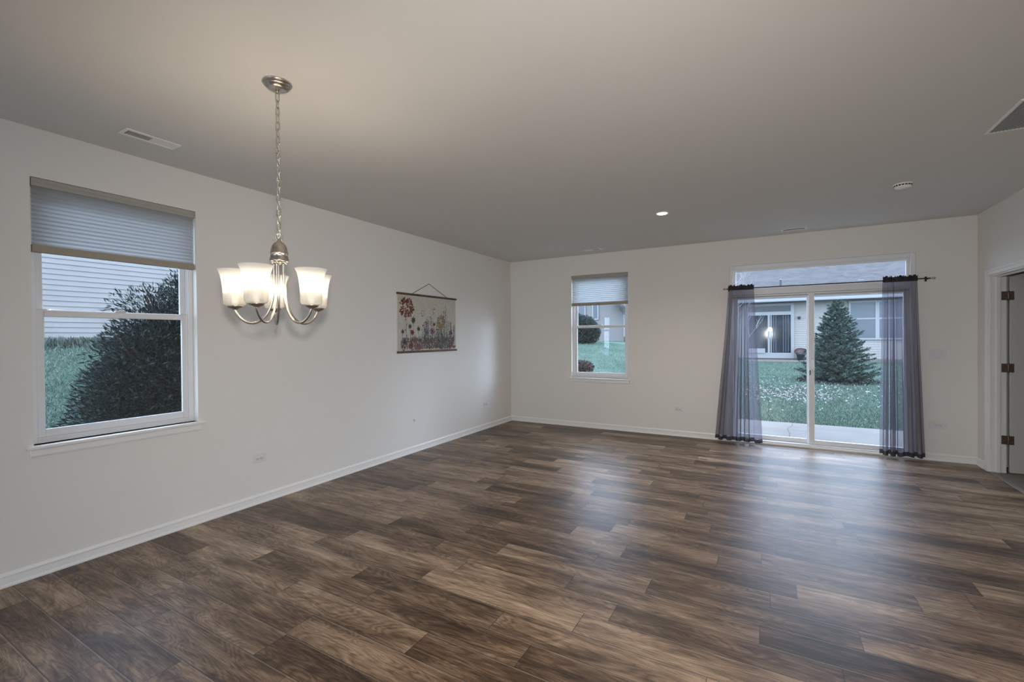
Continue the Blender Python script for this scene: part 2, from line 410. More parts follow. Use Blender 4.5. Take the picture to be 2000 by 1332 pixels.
lt = dpart('latch', [(4.350, 4.360, .046, .053, .93, .99)], M_SLOT, slide, .001)
dpart('strike_marks', [(4.392, 4.399, .070, .0815, 1.36+.05*i, 1.375+.05*i) for i in range(4)], M_HINGE, slide, 0)
# dark screen track lines below the mullion
dpart('weather_seal', [(X0+.05, 4.34, .088, .094, 1.955, 1.962), (4.402, X1-.05, .046, .051, 1.955, 1.961)], mat('grey_seal', (.2, .21, .23), .6), bevel=0)

# ------------------------------------------------------------ interior door on the right wall (stands open into the next room)
tr = empty('trim_1', (RW, (RD[0]+RD[1])/2, 0), kind='structure'); bpy.context.view_layer.update()
def tpart(name, lst, m, par):
    o = boxes(name, lst, m, bevel=.003); o.parent = par; o.matrix_parent_inverse = par.matrix_world.inverted(); return o
y0, y1, zt = RD[0], RD[1], RD[3]
tpart('door_casing', [(RW-.016, RW, y1-.005, y1+.052, 0, zt+.052), (RW-.016, RW, y0-.052, y0+.005, 0, zt+.052), (RW-.016, RW, y0+.005, y1-.005, zt-.005, zt+.052),
                      (RW-.020, RW-.016, y1+.030, y1+.050, 0, zt+.050), (RW-.020, RW-.016, y0-.050, y0-.030, 0, zt+.050), (RW-.020, RW-.016, y0-.030, y1+.030, zt+.030, zt+.050)], M_TRIM, tr)
tpart('door_jamb', [(RW, RW+.125, y1-.018, y1, 0, zt), (RW, RW+.125, y0, y0+.018, 0, zt), (RW, RW+.125, y0+.018, y1-.018, zt-.018, zt)], M_TRIM, tr)
tpart('door_stop', [(RW+.045, RW+.078, y1-.029, y1-.018, 0, zt-.018), (RW+.045, RW+.078, y0+.018, y0+.029, 0, zt-.018), (RW+.045, RW+.078, y0+.029, y1-.029, zt-.030, zt-.018)], M_TRIM, tr)
tpart('transition_strip', [(RW-.01, RW+.03, y0+.018, y1-.018, 0, .006)], mat('grey_strip', (.30, .27, .24), .5), tr)
d2 = empty('door_2', (RW+.135, y1-.02, .01), kind='structure'); bpy.context.view_layer.update()
leaf = tpart('door_leaf', [(RW+.146, RW+.146+.80, y1-.022, y1+.013, .012, 2.015)], M_DOOR, d2)
for zz in (.345, 1.085, 1.825):
    hb = bmesh.new()
    box(hb, RW+.086, RW+.128, y1-.0205, y1-.018, zz-.045, zz+.045)
    box(hb, RW+.146, RW+.178, y1-.0245, y1-.022, zz-.045, zz+.045)
    lathe(hb, [(.006, zz-.048), (.008, zz-.044), (.008, zz+.044), (.006, zz+.048)], (RW+.137, y1-.024, 0), 12)
    box(hb, RW+.126, RW+.148, y1-.024, y1-.021, zz-.043, zz+.043)
    o = from_bm('hinge', hb, M_HINGE); o.parent = d2; o.matrix_parent_inverse = d2.matrix_world.inverted()

# ------------------------------------------------------------ chandelier
CX, CY = 1.722, -5.414
ch = empty('chandelier', (CX, CY, H), 'brushed nickel five-light chandelier with frosted bell shades hanging on a chain', 'chandelier')
# everything below is relative to the ceiling point
def Z(z): return z-H
bm = bmesh.new()
lathe(bm, [(.001, 0), (.068, 0), (.070, -.004), (.066, -.009), (.063, -.010), (.062, -.015), (.057, -.018), (.054, -.019), (.052, -.025), (.040, -.032), (.018, -.036), (.001, -.037)], n=40)
lathe(bm, [(.001, -.036), (.008, -.037), (.009, -.046), (.005, -.052), (.001, -.053)], n=16)
from_bm('canopy', bm, M_NICKEL, ch)
bm = bmesh.new()
def linkring(bm, c, w, l, r, rot):
    pts = []
    for i in range(20):
        a = 2*PI*i/20; u = math.cos(a)*w; v = math.sin(a)*w + (l/2-w)*(1 if math.sin(a) > 0 else -1)
        pts.append((c[0]+u*math.cos(rot), c[1]+u*math.sin(rot), c[2]+v))
    tube(bm, pts, r, 6, closed=True)
z = -.060; k = 0; top_loop = Z(1.978)
while z > top_loop-.005:
    linkring(bm, (0, 0, z-.012), .0095, .045, .0024, .4+(PI/2)*(k % 2)+.12*math.sin(k*1.7)); z -= .0365; k += 1
from_bm('chain', bm, M_NICKEL, ch)
bm = bmesh.new()
wz = np.linspace(-.045, Z(1.955), 120)
tube(bm, [(.0045*math.cos(t*.55)+.002, .0045*math.sin(t*.55), float(v)) for t, v in enumerate(wz)], .0016, 6)
from_bm('cord', bm, mat('clear_cord', (.55, .52, .45), .3), ch)
bm = bmesh.new(); linkring(bm, (0, 0, Z(1.958)), .016, .036, .003, .9); from_bm('hanging_loop', bm, M_NICKEL, ch)
bm = bmesh.new()
lathe(bm, [(.001, Z(1.946)), (.008, Z(1.944)), (.010, Z(1.934)), (.022, Z(1.928)), (.032, Z(1.915)), (.038, Z(1.897)), (.0405, Z(1.880)), (.0435, Z(1.877)), (.0435, Z(1.871)), (.040, Z(1.868)),
           (.041, Z(1.858)), (.0435, Z(1.848)), (.0445, Z(1.838)), (.0445, Z(1.832)), (.038, Z(1.828)), (.001, Z(1.827))], n=36)
from_bm('hub', bm, M_NICKEL, ch)
def shade_material():
    m = bpy.data.materials.new('frosted_lit_glass'); m.use_nodes = True; t = m.node_tree; t.nodes.clear(); k = N(m)
    out = k.n('OutputMaterial'); tr_ = k.n('BsdfTransparent'); tl = k.n('BsdfTranslucent'); em = k.n('Emission'); a1 = k.n('AddShader'); mx = k.n('MixShader'); df = k.n('BsdfDiffuse'); m2 = k.n('MixShader')
    tr_.inputs[0].default_value = (1, .97, .92, 1); df.inputs[0].default_value = (.75, .73, .68, 1)
    sp = k.n('SeparateXYZ'); k.l(k.n('TexCoord').outputs['Object'], sp.inputs[0])
    # two-tone glass; the bulb's glow by height is painted into colour and emission
    k.l(k.ramp(sp.outputs[2], [(0.0, (.022, .0205, .018)), (.058, (.026, .024, .021)), (.066, (.16, .152, .135)), (.14, (.12, .115, .105)), (.18, (.05, .048, .044))]), tl.inputs[0])
    st = k.ramp(sp.outputs[2], [(0.0, (.08, .08, .08)), (.058, (.12, .12, .12)), (.066, (.42, .42, .42)), (.125, (.40, .40, .40)), (.18, (.20, .20, .20))])
    em.inputs[0].default_value = (1, .94, .82, 1); k.l(st, em.inputs[1])
    m2.inputs[0].default_value = .5; k.l(df.outputs[0], m2.inputs[1]); k.l(tl.outputs[0], m2.inputs[2])
    mx.inputs[0].default_value = .26; k.l(m2.outputs[0], mx.inputs[1]); k.l(tr_.outputs[0], mx.inputs[2])
    k.l(mx.outputs[0], a1.inputs[0]); k.l(em.outputs[0], a1.inputs[1]); k.l(a1.outputs[0], out.inputs[0]); return m
M_SHADE = shade_material()
M_BULB = mat('lit_bulb', (1, 1, 1), .4); M_BULB.node_tree.nodes['Principled BSDF'].inputs['Emission Color'].default_value = (1, .9, .72, 1)
M_BULB.node_tree.nodes['Principled BSDF'].inputs['Emission Strength'].default_value = 1.2
RA = .203; ZC = Z(1.592)
for kx in range(5):
    a = math.radians(10+72*kx); ca, sa = math.cos(a), math.sin(a)
    def P(r, z): return (r*ca, r*sa, z)
    bm = bmesh.new()
    tube(bm, curve_pts([P(.026, Z(1.832)), P(.026, Z(1.76)), P(.028, Z(1.69)), P(.038, Z(1.62)), P(.062, Z(1.563)), P(.098, Z(1.527)), P(.138, Z(1.520)), P(.172, Z(1.538)), P(.194, Z(1.566)), P(RA, Z(1.590))], 6), .0058, 10)
    lathe(bm, [(.010, Z(1.835)), (.013, Z(1.829)), (.009, Z(1.823)), (.0058, Z(1.820))], P(.026, 0), 14)
    arm = from_bm('arm', bm, M_NICKEL, ch)
    bm = bmesh.new()
    lathe(bm, [(.001, 0), (.010, 0), (.016, .004), (.027, .008), (.034, .016), (.035, .020), (.001, .020)], n=28)
    cup = from_bm('shade_cup', bm, M_NICKEL, arm, loc=P(RA, ZC-.006))
    bm = bmesh.new()
    prof = [(.030, .0), (.042, .002), (.0485, .008), (.0505, .020), (.0510, .045), (.0520, .075), (.0545, .105), (.0585, .132), (.0640, .155), (.0720, .174), (.0745, .178)]
    inn = [(r-.003, z_) for r, z_ in reversed(prof)]
    rings = prof+[(.0735, .180)]+inn[1:]
    n = 40; rr = []
    for r, h_ in rings: rr.append([bm.verts.new((r*math.cos(2*PI*i/n), r*math.sin(2*PI*i/n), h_)) for i in range(n)])
    for A_, B_ in zip(rr[:len(prof)], rr[1:len(prof)+0]):
        for i in range(n):
            f = bm.faces.new((A_[i], A_[(i+1) % n], B_[(i+1) % n], B_[i])); f.smooth = True
    o = from_bm('glass_shade', bm, M_SHADE, arm, loc=P(RA, ZC+.014))
    bm = bmesh.new()
    lathe(bm, [(.001, 0), (.012, 0), (.013, .028), (.012, .034), (.020, .045), (.028, .062), (.029, .075), (.024, .092), (.012, .102), (.001, .104)], n=20)
    from_bm('bulb', bm, M_BULB, arm, loc=P(RA, ZC+.014))
    light('bulb_light', 'POINT', P(RA, ZC+.10), BULB_W, (1.0, .86, .66), ch, radius=.032)

# ------------------------------------------------------------ recessed ceiling lights
M_CANLIT = mat('lit_lens', (1, 1, 1), .5); M_CANLIT.node_tree.nodes['Principled BSDF'].inputs['Emission Color'].default_value = (1, .95, .86, 1)
M_CANLIT.node_tree.nodes['Principled BSDF'].inputs['Emission Strength'].default_value = 9
def recessed(x, y, label, first=None):
    if first: root = copy_tree(first); root.location = (x, y, H); root['label'] = label; return root
    root = empty('recessed_light', (x, y, H), label, 'ceiling light', 'round recessed ceiling lights')
    bm = bmesh.new()
    lathe(bm, [(.052, -.0005), (.054, -.004), (.068, -.006), (.075, -.003), (.076, 0)], n=40)
    from_bm('trim_ring', bm, M_TRIM, root)
    bm = bmesh.new(); lathe(bm, [(.001, -.0045), (.050, -.0035), (.053, -.001)], n=36); from_bm('lens', bm, M_CANLIT, root)
    sp = light('lamp', 'SPOT', (0, 0, -.012), CAN_W, (1.0, .93, .82), root, radius=.05, spot_size=math.radians(150), spot_blend=1.0)
    return root
rl = recessed(2.917, -1.865, 'lit round recessed light in the ceiling before the far wall')
for (x, y, lb) in ((5.80, -6.38, 'lit recessed light in the kitchen ceiling nearest the open room'), (8.0, -6.38, 'added recessed fill light in the unseen kitchen ceiling by the end wall'),
                   (5.80, -8.9, 'added recessed fill light in the unseen rear kitchen ceiling, open-room side'), (8.0, -8.9, 'added recessed fill light in the unseen rear kitchen ceiling corner'),
                   (2.4, -8.9, 'added recessed fill light in the unseen ceiling behind the chandelier')):
    recessed(x, y, lb, rl)  # all but the first are unseen lamps made up for fill light

# ------------------------------------------------------------ smoke alarm
sm = empty('smoke_alarm', (4.912, -1.745, H), 'white round smoke alarm on the ceiling near the right wall', 'smoke alarm')
bm = bmesh.new(); lathe(bm, [(.001, 0), (.070, 0), (.070, -.009), (.066, -.011)], n=40); lathe(bm, [(.062, -.010), (.063, -.016), (.058, -.030), (.045, -.037), (.001, -.039)], n=40); from_bm('alarm_body', bm, M_TRIM, sm)
bm = bmesh.new()
for i in range(18):
    a = 2*PI*i/18; c_, s_ = math.cos(a), math.sin(a)
    vs = [bm.verts.new((r*c_-t*s_, r*s_+t*c_, zz)) for r, zz in ((.0637, -.0115), (.0625, -.022)) for t in (-.008, .008)]
    bm.faces.new((vs[0], vs[1], vs[3], vs[2]))
from_bm('sounder_slots', bm, M_SLOT, sm)
bm = bmesh.new(); lathe(bm, [(.001, -.041), (.009, -.041), (.010, -.037)], (.02, -.01, 0), n=16); from_bm('test_button', bm, M_PLATE, sm)

# ------------------------------------------------------------ ceiling registers
def register(x, y, lx, ly, open_from, open_to, label, slats_along='y'):
    """stamped face plate with a louvre field; slats run along the long axis"""
    root = empty('ceiling_register', (x, y, H), label, 'air vent', 'slim white ceiling air registers')
    hx, hy = lx/2, ly/2; m_ = .022
    boxes('face_plate', [(-hx, -hx+m_, -hy, hy, -.007, 0), (hx-m_, hx, -hy, hy, -.007, 0), (-hx+m_, hx-m_, -hy, -hy+m_, -.007, 0), (-hx+m_, hx-m_, hy-m_, hy, -.007, 0)], M_TRIM, root, bevel=.003)
    boxes('duct_opening', [(-hx+m_, hx-m_, -hy+m_, hy-m_, -.0015, -.0005)], M_SLOT, root)
    bm = bmesh.new()
    long_y = ly > lx; L = (hy if long_y else hx)-m_; Wd = (hx if long_y else hy)-m_
    n = 5
    for i in range(n):
        c = -Wd + (i+.5)*2*Wd/n
        for (s0, s1, tilt) in ((-L, open_from, 0), (open_from, open_to, 1), (open_to, L, 0)):
            if s1-s0 < .004: continue
            hw = Wd/n*(1.02 if not tilt else .20)
            z0_, z1_ = (-.0045, -.0045) if not tilt else (-.0052, -.0040)
            a, b = (c-hw, c+hw)
            if long_y: vs = [bm.verts.new(v) for v in ((a, s0, z0_), (b, s0, z1_), (b, s1, z1_), (a, s1, z0_))]
            else: vs = [bm.verts.new(v) for v in ((s0, a, z0_), (s0, b, z1_), (s1, b, z1_), (s1, a, z0_))]
            bm.faces.new(vs)
    from_bm('louvres', bm, M_TRIM, root)
    return root
register(.420, -5.433, .125, .300, -.125, .0, 'white ceiling register above the near-left window, one half open')
register(1.615, -.345, .27, .105, .0, .10, 'small ceiling register above the narrow far window')
register(4.170, -.300, .27, .105, -.11, .11, 'small ceiling register above the sliding door')
# return-air grille
rg = empty('return_air_grille', (5.43, -3.0, H), 'square egg-crate return-air grille on the ceiling at the right edge', 'air vent')
x0, x1, ya, yb = -.31, .31, -.25, .25; m_ = .017
boxes('grille_frame', [(x0, x0+m_, ya, yb, -.010, 0), (x1-m_, x1, ya, yb, -.010, 0), (x0+m_, x1-m_, ya, ya+m_, -.010, 0), (x0+m_, x1-m_, yb-m_, yb, -.010, 0)], M_TRIM, rg, bevel=.003)
boxes('duct_opening', [(x0+m_, x1-m_, ya+m_, yb-m_, -.002, -.0005)], M_SLOT, rg)
lst = []
xx = x0+m_+.014
while xx < x1-m_: lst.append((xx-.0016, xx+.0016, ya+m_, yb-m_, -.009, -.003)); xx += .0175
yy = ya+m_+.014
while yy < yb-m_: lst.append((x0+m_, x1-m_, yy-.0016, yy+.0016, -.0088, -.0032)); yy += .0175
boxes('egg_crate', lst, mat('grey_egg_crate', (.30, .30, .31), .5), rg)

# ------------------------------------------------------------ outlets and switches
def wallplate(name, loc, wall, wid, hei, kind, label, cat, group=None):
    root = empty(name, loc, label, cat, group, rz={'far': 0, 'left': PI/2}[wall])
    # local: x along wall, -y into room
    boxes('cover_plate', [(-wid/2, wid/2, -.006, 0, -hei/2, hei/2)], M_PLATE, root, bevel=.003)
    if kind == 'outlet':
        for sx_ in (-.020, .020):
            bm = bmesh.new(); lathe(bm, [(.001, -.0085), (.0150, -.0085), (.0165, -.006)], (sx_, 0, 0), 20, axis='y'); s_ = from_bm('receptacle', bm, M_PLATE, root)
            boxes('slots', [(sx_-.006, sx_-.004, -.0092, -.0084, -.005+.003, .005+.003), (sx_+.004, sx_+.006, -.0092, -.0084, -.004+.003, .004+.003), (sx_-.002, sx_+.002, -.0092, -.0084, -.009, -.005)], M_SLOT, s_)
        boxes('screw', [(-.002, .002, -.0072, -.0058, -.002, .002)], M_NICKEL, root)
    elif kind == 'switch':
        for sx_ in (-.024, .024):
            s_ = boxes('toggle_switch', [(sx_-.009, sx_+.009, -.008, -.006, -.018, .018), (sx_-.005, sx_+.005, -.018, -.008, -.002, .014)], M_PLATE, root, bevel=.0015)
    else:
        bm = bmesh.new(); lathe(bm, [(.001, -.016), (.004, -.016), (.0045, -.006), (.008, -.006)], (0, 0, 0), 12, axis='y'); from_bm('coax_jack', bm, M_NICKEL, root)
    return root
wallplate('wall_outlet', (.0005, -4.485, .396), 'left', .115, .072, 'outlet', 'white outlet low on the left wall near the big window', 'outlet', 'white horizontal wall outlets')
wallplate('wall_outlet', (.0005, -.832, .392), 'left', .115, .072, 'outlet', 'white outlet low on the left wall near the far corner', 'outlet', 'white horizontal wall outlets')
wallplate('cable_jack', (.0005, -2.485, .405), 'left', .028, .040, 'jack', 'tiny cable jack low on the left wall below the flower hanging', 'cable jack')
wallplate('wall_outlet', (2.763, -.0005, .388), 'far', .115, .072, 'outlet', 'white outlet low on the far wall left of the sliding door', 'outlet', 'white horizontal wall outlets')
wallplate('wall_outlet', (5.561, -.0005, .406), 'far', .150, .085, 'outlet', 'white outlet low on the far wall right of the curtains', 'outlet', 'white horizontal wall outlets')
wallplate('light_switch', (5.561, -.0005, 1.214), 'far', .150, .118, 'switch', 'white double light switch on the far wall right of the sliding door', 'light switch')

# ------------------------------------------------------------ curtain rod and sheer curtains
RY = -.085; RZ = 2.068
rod = empty('curtain_rod', (4.43, RY, RZ), 'thin dark metal curtain rod with ball ends above the sliding door', 'curtain rod')
bm = bmesh.new(); tube(bm, [(3.40-4.43, 0, 0), (5.485-4.43, 0, 0)], .0065, 12); from_bm('rod', bm, M_ROD, rod)
for ex, sg in ((3.40-4.43, -1), (5.485-4.43, 1)):
    bm = bmesh.new(); lathe(bm, [(.001, -sg*.004), (.008, -sg*.002), (.009, sg*.006), (.005, sg*.010), (.012, sg*.016), (.0155, sg*.026), (.012, sg*.037), (.001, sg*.041)], (ex, 0, 0), 18, axis='x'); from_bm('finial', bm, M_NICKEL, rod)
for bx in (3.425-4.43, 5.46-4.43):
    bm = bmesh.new(); tube(bm, curve_pts([(bx, .084, 0), (bx, .03, -.004), (bx, 0, -.010)], 5), .004, 8); box(bm, bx-.010, bx+.010, .080, .0845, -.028, .028); from_bm('bracket', bm, M_ROD, rod)

def sheer(name, xt0, xt1, xb0, xb1, folds, seed, label):
    rnd = random.Random(seed); zt, zb = RZ-.012, .035
    root = empty(name, ((xt0+xt1)/2, RY, RZ), label, 'curtain', 'sheer grey curtains at the sliding door')
    ox = (xt0+xt1)/2
    ph = [rnd.uniform(-.35, .35) for _ in range(folds+2)]; am = [rnd.uniform(.7, 1.35) for _ in range(folds+2)]
    def pos(u, v, scale=1.0):
        # u 0..1 across, v 0 top..1 bottom
        k = u*folds; i = int(k); f = k-i; a = am[i]*(1-f)+am[i+1]*f; p = ph[i]*(1-f)+ph[i+1]*f
        th = 2*PI*(k+p); sp_ = min(1, .25+v*1.1)
        wgt = v**1.15
        x = (xt0+(xt1-xt0)*u)*(1-wgt) + (xb0+(xb1-xb0)*u)*wgt
        x += (math.sin(2*th)*.012+math.sin(3*th+2*p)*.006)*a*sp_*scale
        y = RY + math.cos(th)*(.010+.030*sp_)*a*scale - .012*v
        return x-ox, y-RY
    NU, NV = 220, 40
    def sheet(v0, v1, nv, zfun, scale=1.0, nu=NU):
        bm = bmesh.new(); g = []
        for j in range(nv+1):
            v = v0+(v1-v0)*j/nv
            g.append([bm.verts.new((*pos(i/nu, max(0, min(1, v)), scale), zfun(v, i/nu)-RZ)) for i in range(nu+1)])
        for j in range(nv):
            for i in range(nu):
                f = bm.faces.new((g[j][i], g[j][i+1], g[j+1][i+1], g[j+1][i])); f.smooth = True
        return bm
    from_bm('sheer_panel', sheet(.0, .975, NV, lambda v, u: zt+(zb-zt)*v), M_SHEER, root)
    from_bm('hem', sheet(.975, 1.0, 3, lambda v, u: zt+(zb-zt)*v+.004*math.sin(u*40)), M_SHEER_HEM, root)
    # gathered rod pocket and ruffle above it
    bm = bmesh.new(); g = []; nu = 260
    for j in range(9):
        t = j/8; zz = RZ-.022+.064*t; row = []
        for i in range(nu+1):
            u = i/nu; bul = .0105*math.sin(PI*min(1, t*1.5)) if t < .67 else .004
            rf = math.sin(u*folds*31+3*math.sin(u*23))*(.003+.006*max(0, t-.6)*2.5)
            side = -1
            row.append(bm.verts.new((xt0+(xt1-xt0)*u-ox+rf*.5, side*(bul+.004)+rf, zz-RZ+(.010*math.sin(u*77+2*math.sin(u*31)) if j == 8 else 0))))
        g.append(row)
    back = []
    for j in range(9):
        t = j/8; zz = RZ-.022+.064*t
        back.append([bm.verts.new((v.co.x, -v.co.y*.9+.002, v.co.z)) for v in g[j]])
    for G in (g, back):
        for j in range(8):
            for i in range(nu): bm.faces.new((G[j][i], G[j][i+1], G[j+1][i+1], G[j+1][i])).smooth = True
    from_bm('rod_pocket', bm, M_SHEER_HEM, root)
    return root
sheer('sheer_curtain', 3.425, 3.728, 3.262, 3.815, 5, 3, 'sheer grey curtain gathered at the left side of the sliding door')
sheer('sheer_curtain', 5.062, 5.370, 5.040, 5.430, 5, 11, 'sheer grey curtain gathered at the right side of the sliding door')

# ------------------------------------------------------------ floral wall hanging
AY0, AY1, AZ0, AZ1 = -2.785, -1.590, 1.268, 1.985
art = empty('wall_hanging', (.004, (AY0+AY1)/2, (AZ0+AZ1)/2), 'canvas wall hanging printed with wildflowers between two dark wooden rods', 'wall hanging')
M_LINEN = noisy('unbleached_canvas', (.50, .46, .38), (.58, .54, .46), 30, .9, .05)
M_DOWEL = noisy('dark_dowel', (.07, .035, .02), (.13, .07, .04), 20, .5)
hw, hh = (AY1-AY0)/2, (AZ1-AZ0)/2
cols = {'maroon': (.12, .035, .03), 'rust': (.19, .07, .05), 'rose': (.30, .13, .12), 'mauve': (.20, .11, .15), 'plum': (.10, .05, .085), 'ochre': (.34, .20, .08), 'sage': (.13, .16, .12), 'dark green': (.05, .07, .05), 'slate': (.13, .15, .18), 'pale': (.44, .40, .33)}
names = list(cols); mats_art = [M_LINEN]+[noisy('ink_'+n_.replace(' ', '_'), cols[n_], tuple(min(1, c*1.35) for c in cols[n_]), 60, .9) for n_ in names]
ci = {n_: i+1 for i, n_ in enumerate(names)}
bm = bmesh.new(); box(bm, .006, .0085, -hw+.025, hw-.025, -hh, hh)
ar = random.Random(5); zl = [0]
def petal(y, z, ang, L, w, c):
    """flat leaf-shaped print mark at canvas coordinates"""
    zl[0] += 1; x = .0087+.000004*zl[0]
    ca, sa = math.cos(ang), math.sin(ang)
    pts = [(0, 0), (L*.35, w*.5), (L*.75, w*.38), (L, 0), (L*.75, -w*.38), (L*.35, -w*.5)]
    vs = []
    for p_, q_ in pts:
        yy_, zz_ = y+p_*ca-q_*sa, z+p_*sa+q_*ca
        yy_ = max(-hw+.03, min(hw-.03, yy_)); zz_ = max(-hh+.01, min(hh-.02, zz_))
        vs.append(bm.verts.new((x, yy_, zz_)))
    try:
        f = bm.faces.new(vs); f.material_index = ci[c]
    except ValueError: pass
def stem(y, z, y2, z2, c='dark green', leaves=6, lsz=.035):
    ang = math.atan2(z2-z, y2-y); L = math.hypot(z2-z, y2-y); petal(y, z, ang, L, .006, c)
    for i in range(leaves):
        t = (i+.6)/(leaves+.5); s_ = 1 if i % 2 else -1
        petal(y+(y2-y)*t, z+(z2-z)*t, ang+s_*ar.uniform(.5, .9), lsz*ar.uniform(.7, 1.2), lsz*.34, ar.choice([c, 'sage', c]))
def daisy(y, z, r, c, n=9, cc='maroon'):
    for i in range(n): petal(y, z, 2*PI*i/n+ar.uniform(-.1, .1), r*ar.uniform(.85, 1.1), r*.42, c)
    for i in range(5): petal(y-.004, z, 2*PI*i/5, r*.3, r*.28, cc)
def head(y, z, r, c1, c2, n=40):
    for i in range(n):
        a = ar.uniform(0, 2*PI); d = r*math.sqrt(ar.random()); petal(y+d*math.cos(a), z+d*math.sin(a), a, r*.38, r*.22, ar.choice([c1, c2]))
def spike(y, z, z2, c1, c2, lean=0, n=22, w=.02):
    stem(y, -hh+.02, y+lean, z2, 'sage', 0)
    for i in range(n):
        t = i/n; zz = z+(z2-z)*t; petal(y+lean*(zz+hh)/(z2+hh), zz, ar.uniform(0, 2*PI), w*(1.1-.6*t), w*.5, ar.choice([c1, c2]))
def Y_(px): return -hw+px*2*hw
def Z_(pz): return -hh+pz*2*hh
# tall stems, flowers and blooms following the hanging: left big rust bloom, scattered small ones, spikes to the right
stem(Y_(.13), Z_(.02), Y_(.13), Z_(.72), 'dark green', 7); head(Y_(.14), Z_(.76), .105, 'maroon', 'rust', 95); head(Y_(.17), Z_(.70), .06, 'rust', 'dark green', 30)
for y_, z_, c, r in ((.24, .55, 'dark green', .05), (.19, .44, 'plum', .036), (.32, .40, 'dark green', .038), (.08, .35, 'plum', .032), (.22, .34, 'maroon', .042), (.10, .17, 'dark green', .038), (.58, .49, 'maroon', .03)):
    stem(Y_(y_)+.01, Z_(.03), Y_(y_), Z_(z_), 'sage', 4, .026); daisy(Y_(y_), Z_(z_), r, c, 8, 'plum')
for y_, z_, c, r in ((.26, .21, 'rose', .062), (.20, .10, 'rust', .05), (.31, .07, 'rose', .055), (.60, .10, 'sage', .04), (.76, .20, 'ochre', .05), (.72, .08, 'ochre', .045), (.86, .07, 'rust', .04), (.55, .36, 'mauve', .055), (.46, .34, 'slate', .045), (.35, .20, 'slate', .04), (.49, .18, 'slate', .045), (.92, .22, 'mauve', .042), (.88, .33, 'plum', .045)):
    stem(Y_(y_), Z_(.02), Y_(y_), Z_(z_), 'sage', 3, .03); daisy(Y_(y_), Z_(z_), r, c, 9, 'maroon' if c != 'ochre' else 'rust')
for i in range(46):   # central lattice of fine stems
    y_ = .34+.5*ar.random(); z_ = .25+.42*ar.random()*(1-abs(y_-.55))
    stem(Y_(y_+ar.uniform(-.05, .05)), Z_(.02), Y_(y_), Z_(z_), ar.choice(['dark green', 'slate', 'sage']), 8, .030)
head(Y_(.39), Z_(.68), .035, 'slate', 'dark green', 22); head(Y_(.57), Z_(.73), .038, 'sage', 'slate', 20); head(Y_(.50), Z_(.55), .05, 'mauve', 'slate', 26); head(Y_(.43), Z_(.45), .05, 'mauve', 'plum', 26)
head(Y_(.70), Z_(.54), .075, 'ochre', 'sage', 110); head(Y_(.82), Z_(.50), .04, 'mauve', 'sage', 26)
spike(Y_(.80), Z_(.62), Z_(.86), 'slate', 'mauve', -.02); spike(Y_(.78), Z_(.55), Z_(.76), 'slate', 'sage', -.04); spike(Y_(.88), Z_(.20), Z_(.56), 'mauve', 'plum', 0, 34, .028); spike(Y_(.93), Z_(.15), Z_(.50), 'plum', 'mauve', .01, 34, .026); spike(Y_(.64), Z_(.12), Z_(.42), 'dark green', 'sage', 0, 26, .026)
for i in range(330):
    y_ = ar.uniform(.05, .95); z_ = ar.uniform(.02, .22); petal(Y_(y_), Z_(z_), ar.uniform(.2, 2.9), ar.uniform(.025, .06), .016, ar.choice(['dark green', 'sage', 'slate', 'rust', 'mauve']))
bmesh.ops.recalc_face_normals(bm, faces=bm.faces)
me = bpy.data.meshes.new('printed_canvas'); bm.to_mesh(me); bm.free(); link('printed_canvas', me, mats_art, art)
for zz in (hh, -hh):
    bm = bmesh.new()
    for dx in (0, .011): tube(bm, [(.003+dx, -hw, zz), (.003+dx, hw, zz)], .0075, 4)
    boxes('wooden_rod', [(.0, .017, -hw, hw, zz-.013, zz+.013)], M_DOWEL, art, bevel=.005); bm.free()
bm = bmesh.new(); tube(bm, [(.008, -hw+.27, hh+.01), (.003, .008, hh+.165), (.008, hw-.22, hh+.01)], .0035, 6); from_bm('hanging_cord', bm, mat('brown_cord', (.10, .07, .05), .8), art)
bm = bmesh.new(); lathe(bm, [(.001, .0), (.004, .0), (.004, .006), (.001, .007)], (-.002, .008, hh+.166), 10, axis='x'); from_bm('nail', bm, M_NICKEL, art)

# ============================================================ outside
EXT = .235   # outdoor colours darkened below their own tone to offset the boosted sky
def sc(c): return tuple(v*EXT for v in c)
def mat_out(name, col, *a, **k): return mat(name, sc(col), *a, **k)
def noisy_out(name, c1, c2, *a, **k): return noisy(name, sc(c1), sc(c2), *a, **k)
M_WHITE_OUT = mat_out('white_exterior_trim', (.90, .90, .90), .4)
M_BLACK_OUT = mat('black_exterior_metal', (.012, .012, .012), .6)
def sstep(t): t = np.clip(t, 0, 1); return t*t*(3-2*t)
def ground(x, y):
    x = np.asarray(x, float); y = np.asarray(y, float)
    a = -.12+.37*sstep((y-3)/14)+.95*sstep((4-x)/8)*sstep((y-2)/12)
    a = np.where(y > 0, a, -.12)
    b = -.12+1.5*sstep((-x-.5)/7.5)
    return np.maximum(a, b)
def lawn_material():
    m = mat_out('lawn', (.1, .2, .08), .95, spec=.1); k = N(m)
    f = k.noise(.9, 5, rough=.6); g = k.noise(14, 6, rough=.8); lf = k.noise(9, 4, rough=.75)
    c = k.ramp(f, [(.35, sc((.19, .31, .24))), (.55, sc((.28, .44, .35))), (.72, sc((.40, .55, .46)))])
    c = k.mix(.55, c, k.ramp(g, [(.36, (.35, .4, .38)), (.62, (1.5, 1.5, 1.45))]), 'MULTIPLY')
    k.l(c, k.b.inputs['Base Color']); k.bump(g, .9, .03); return m
M_LAWN = lawn_material()
xs = np.arange(-14, 18.01, .25); ys = np.arange(-20, 26.01, .25)
GX, GY = np.meshgrid(xs, ys, indexing='ij'); GZ = ground(GX, GY)+RNG.normal(0, .006, GX.shape)
verts = np.stack([GX, GY, GZ], -1).reshape(-1, 3); faces = []; ny = len(ys)
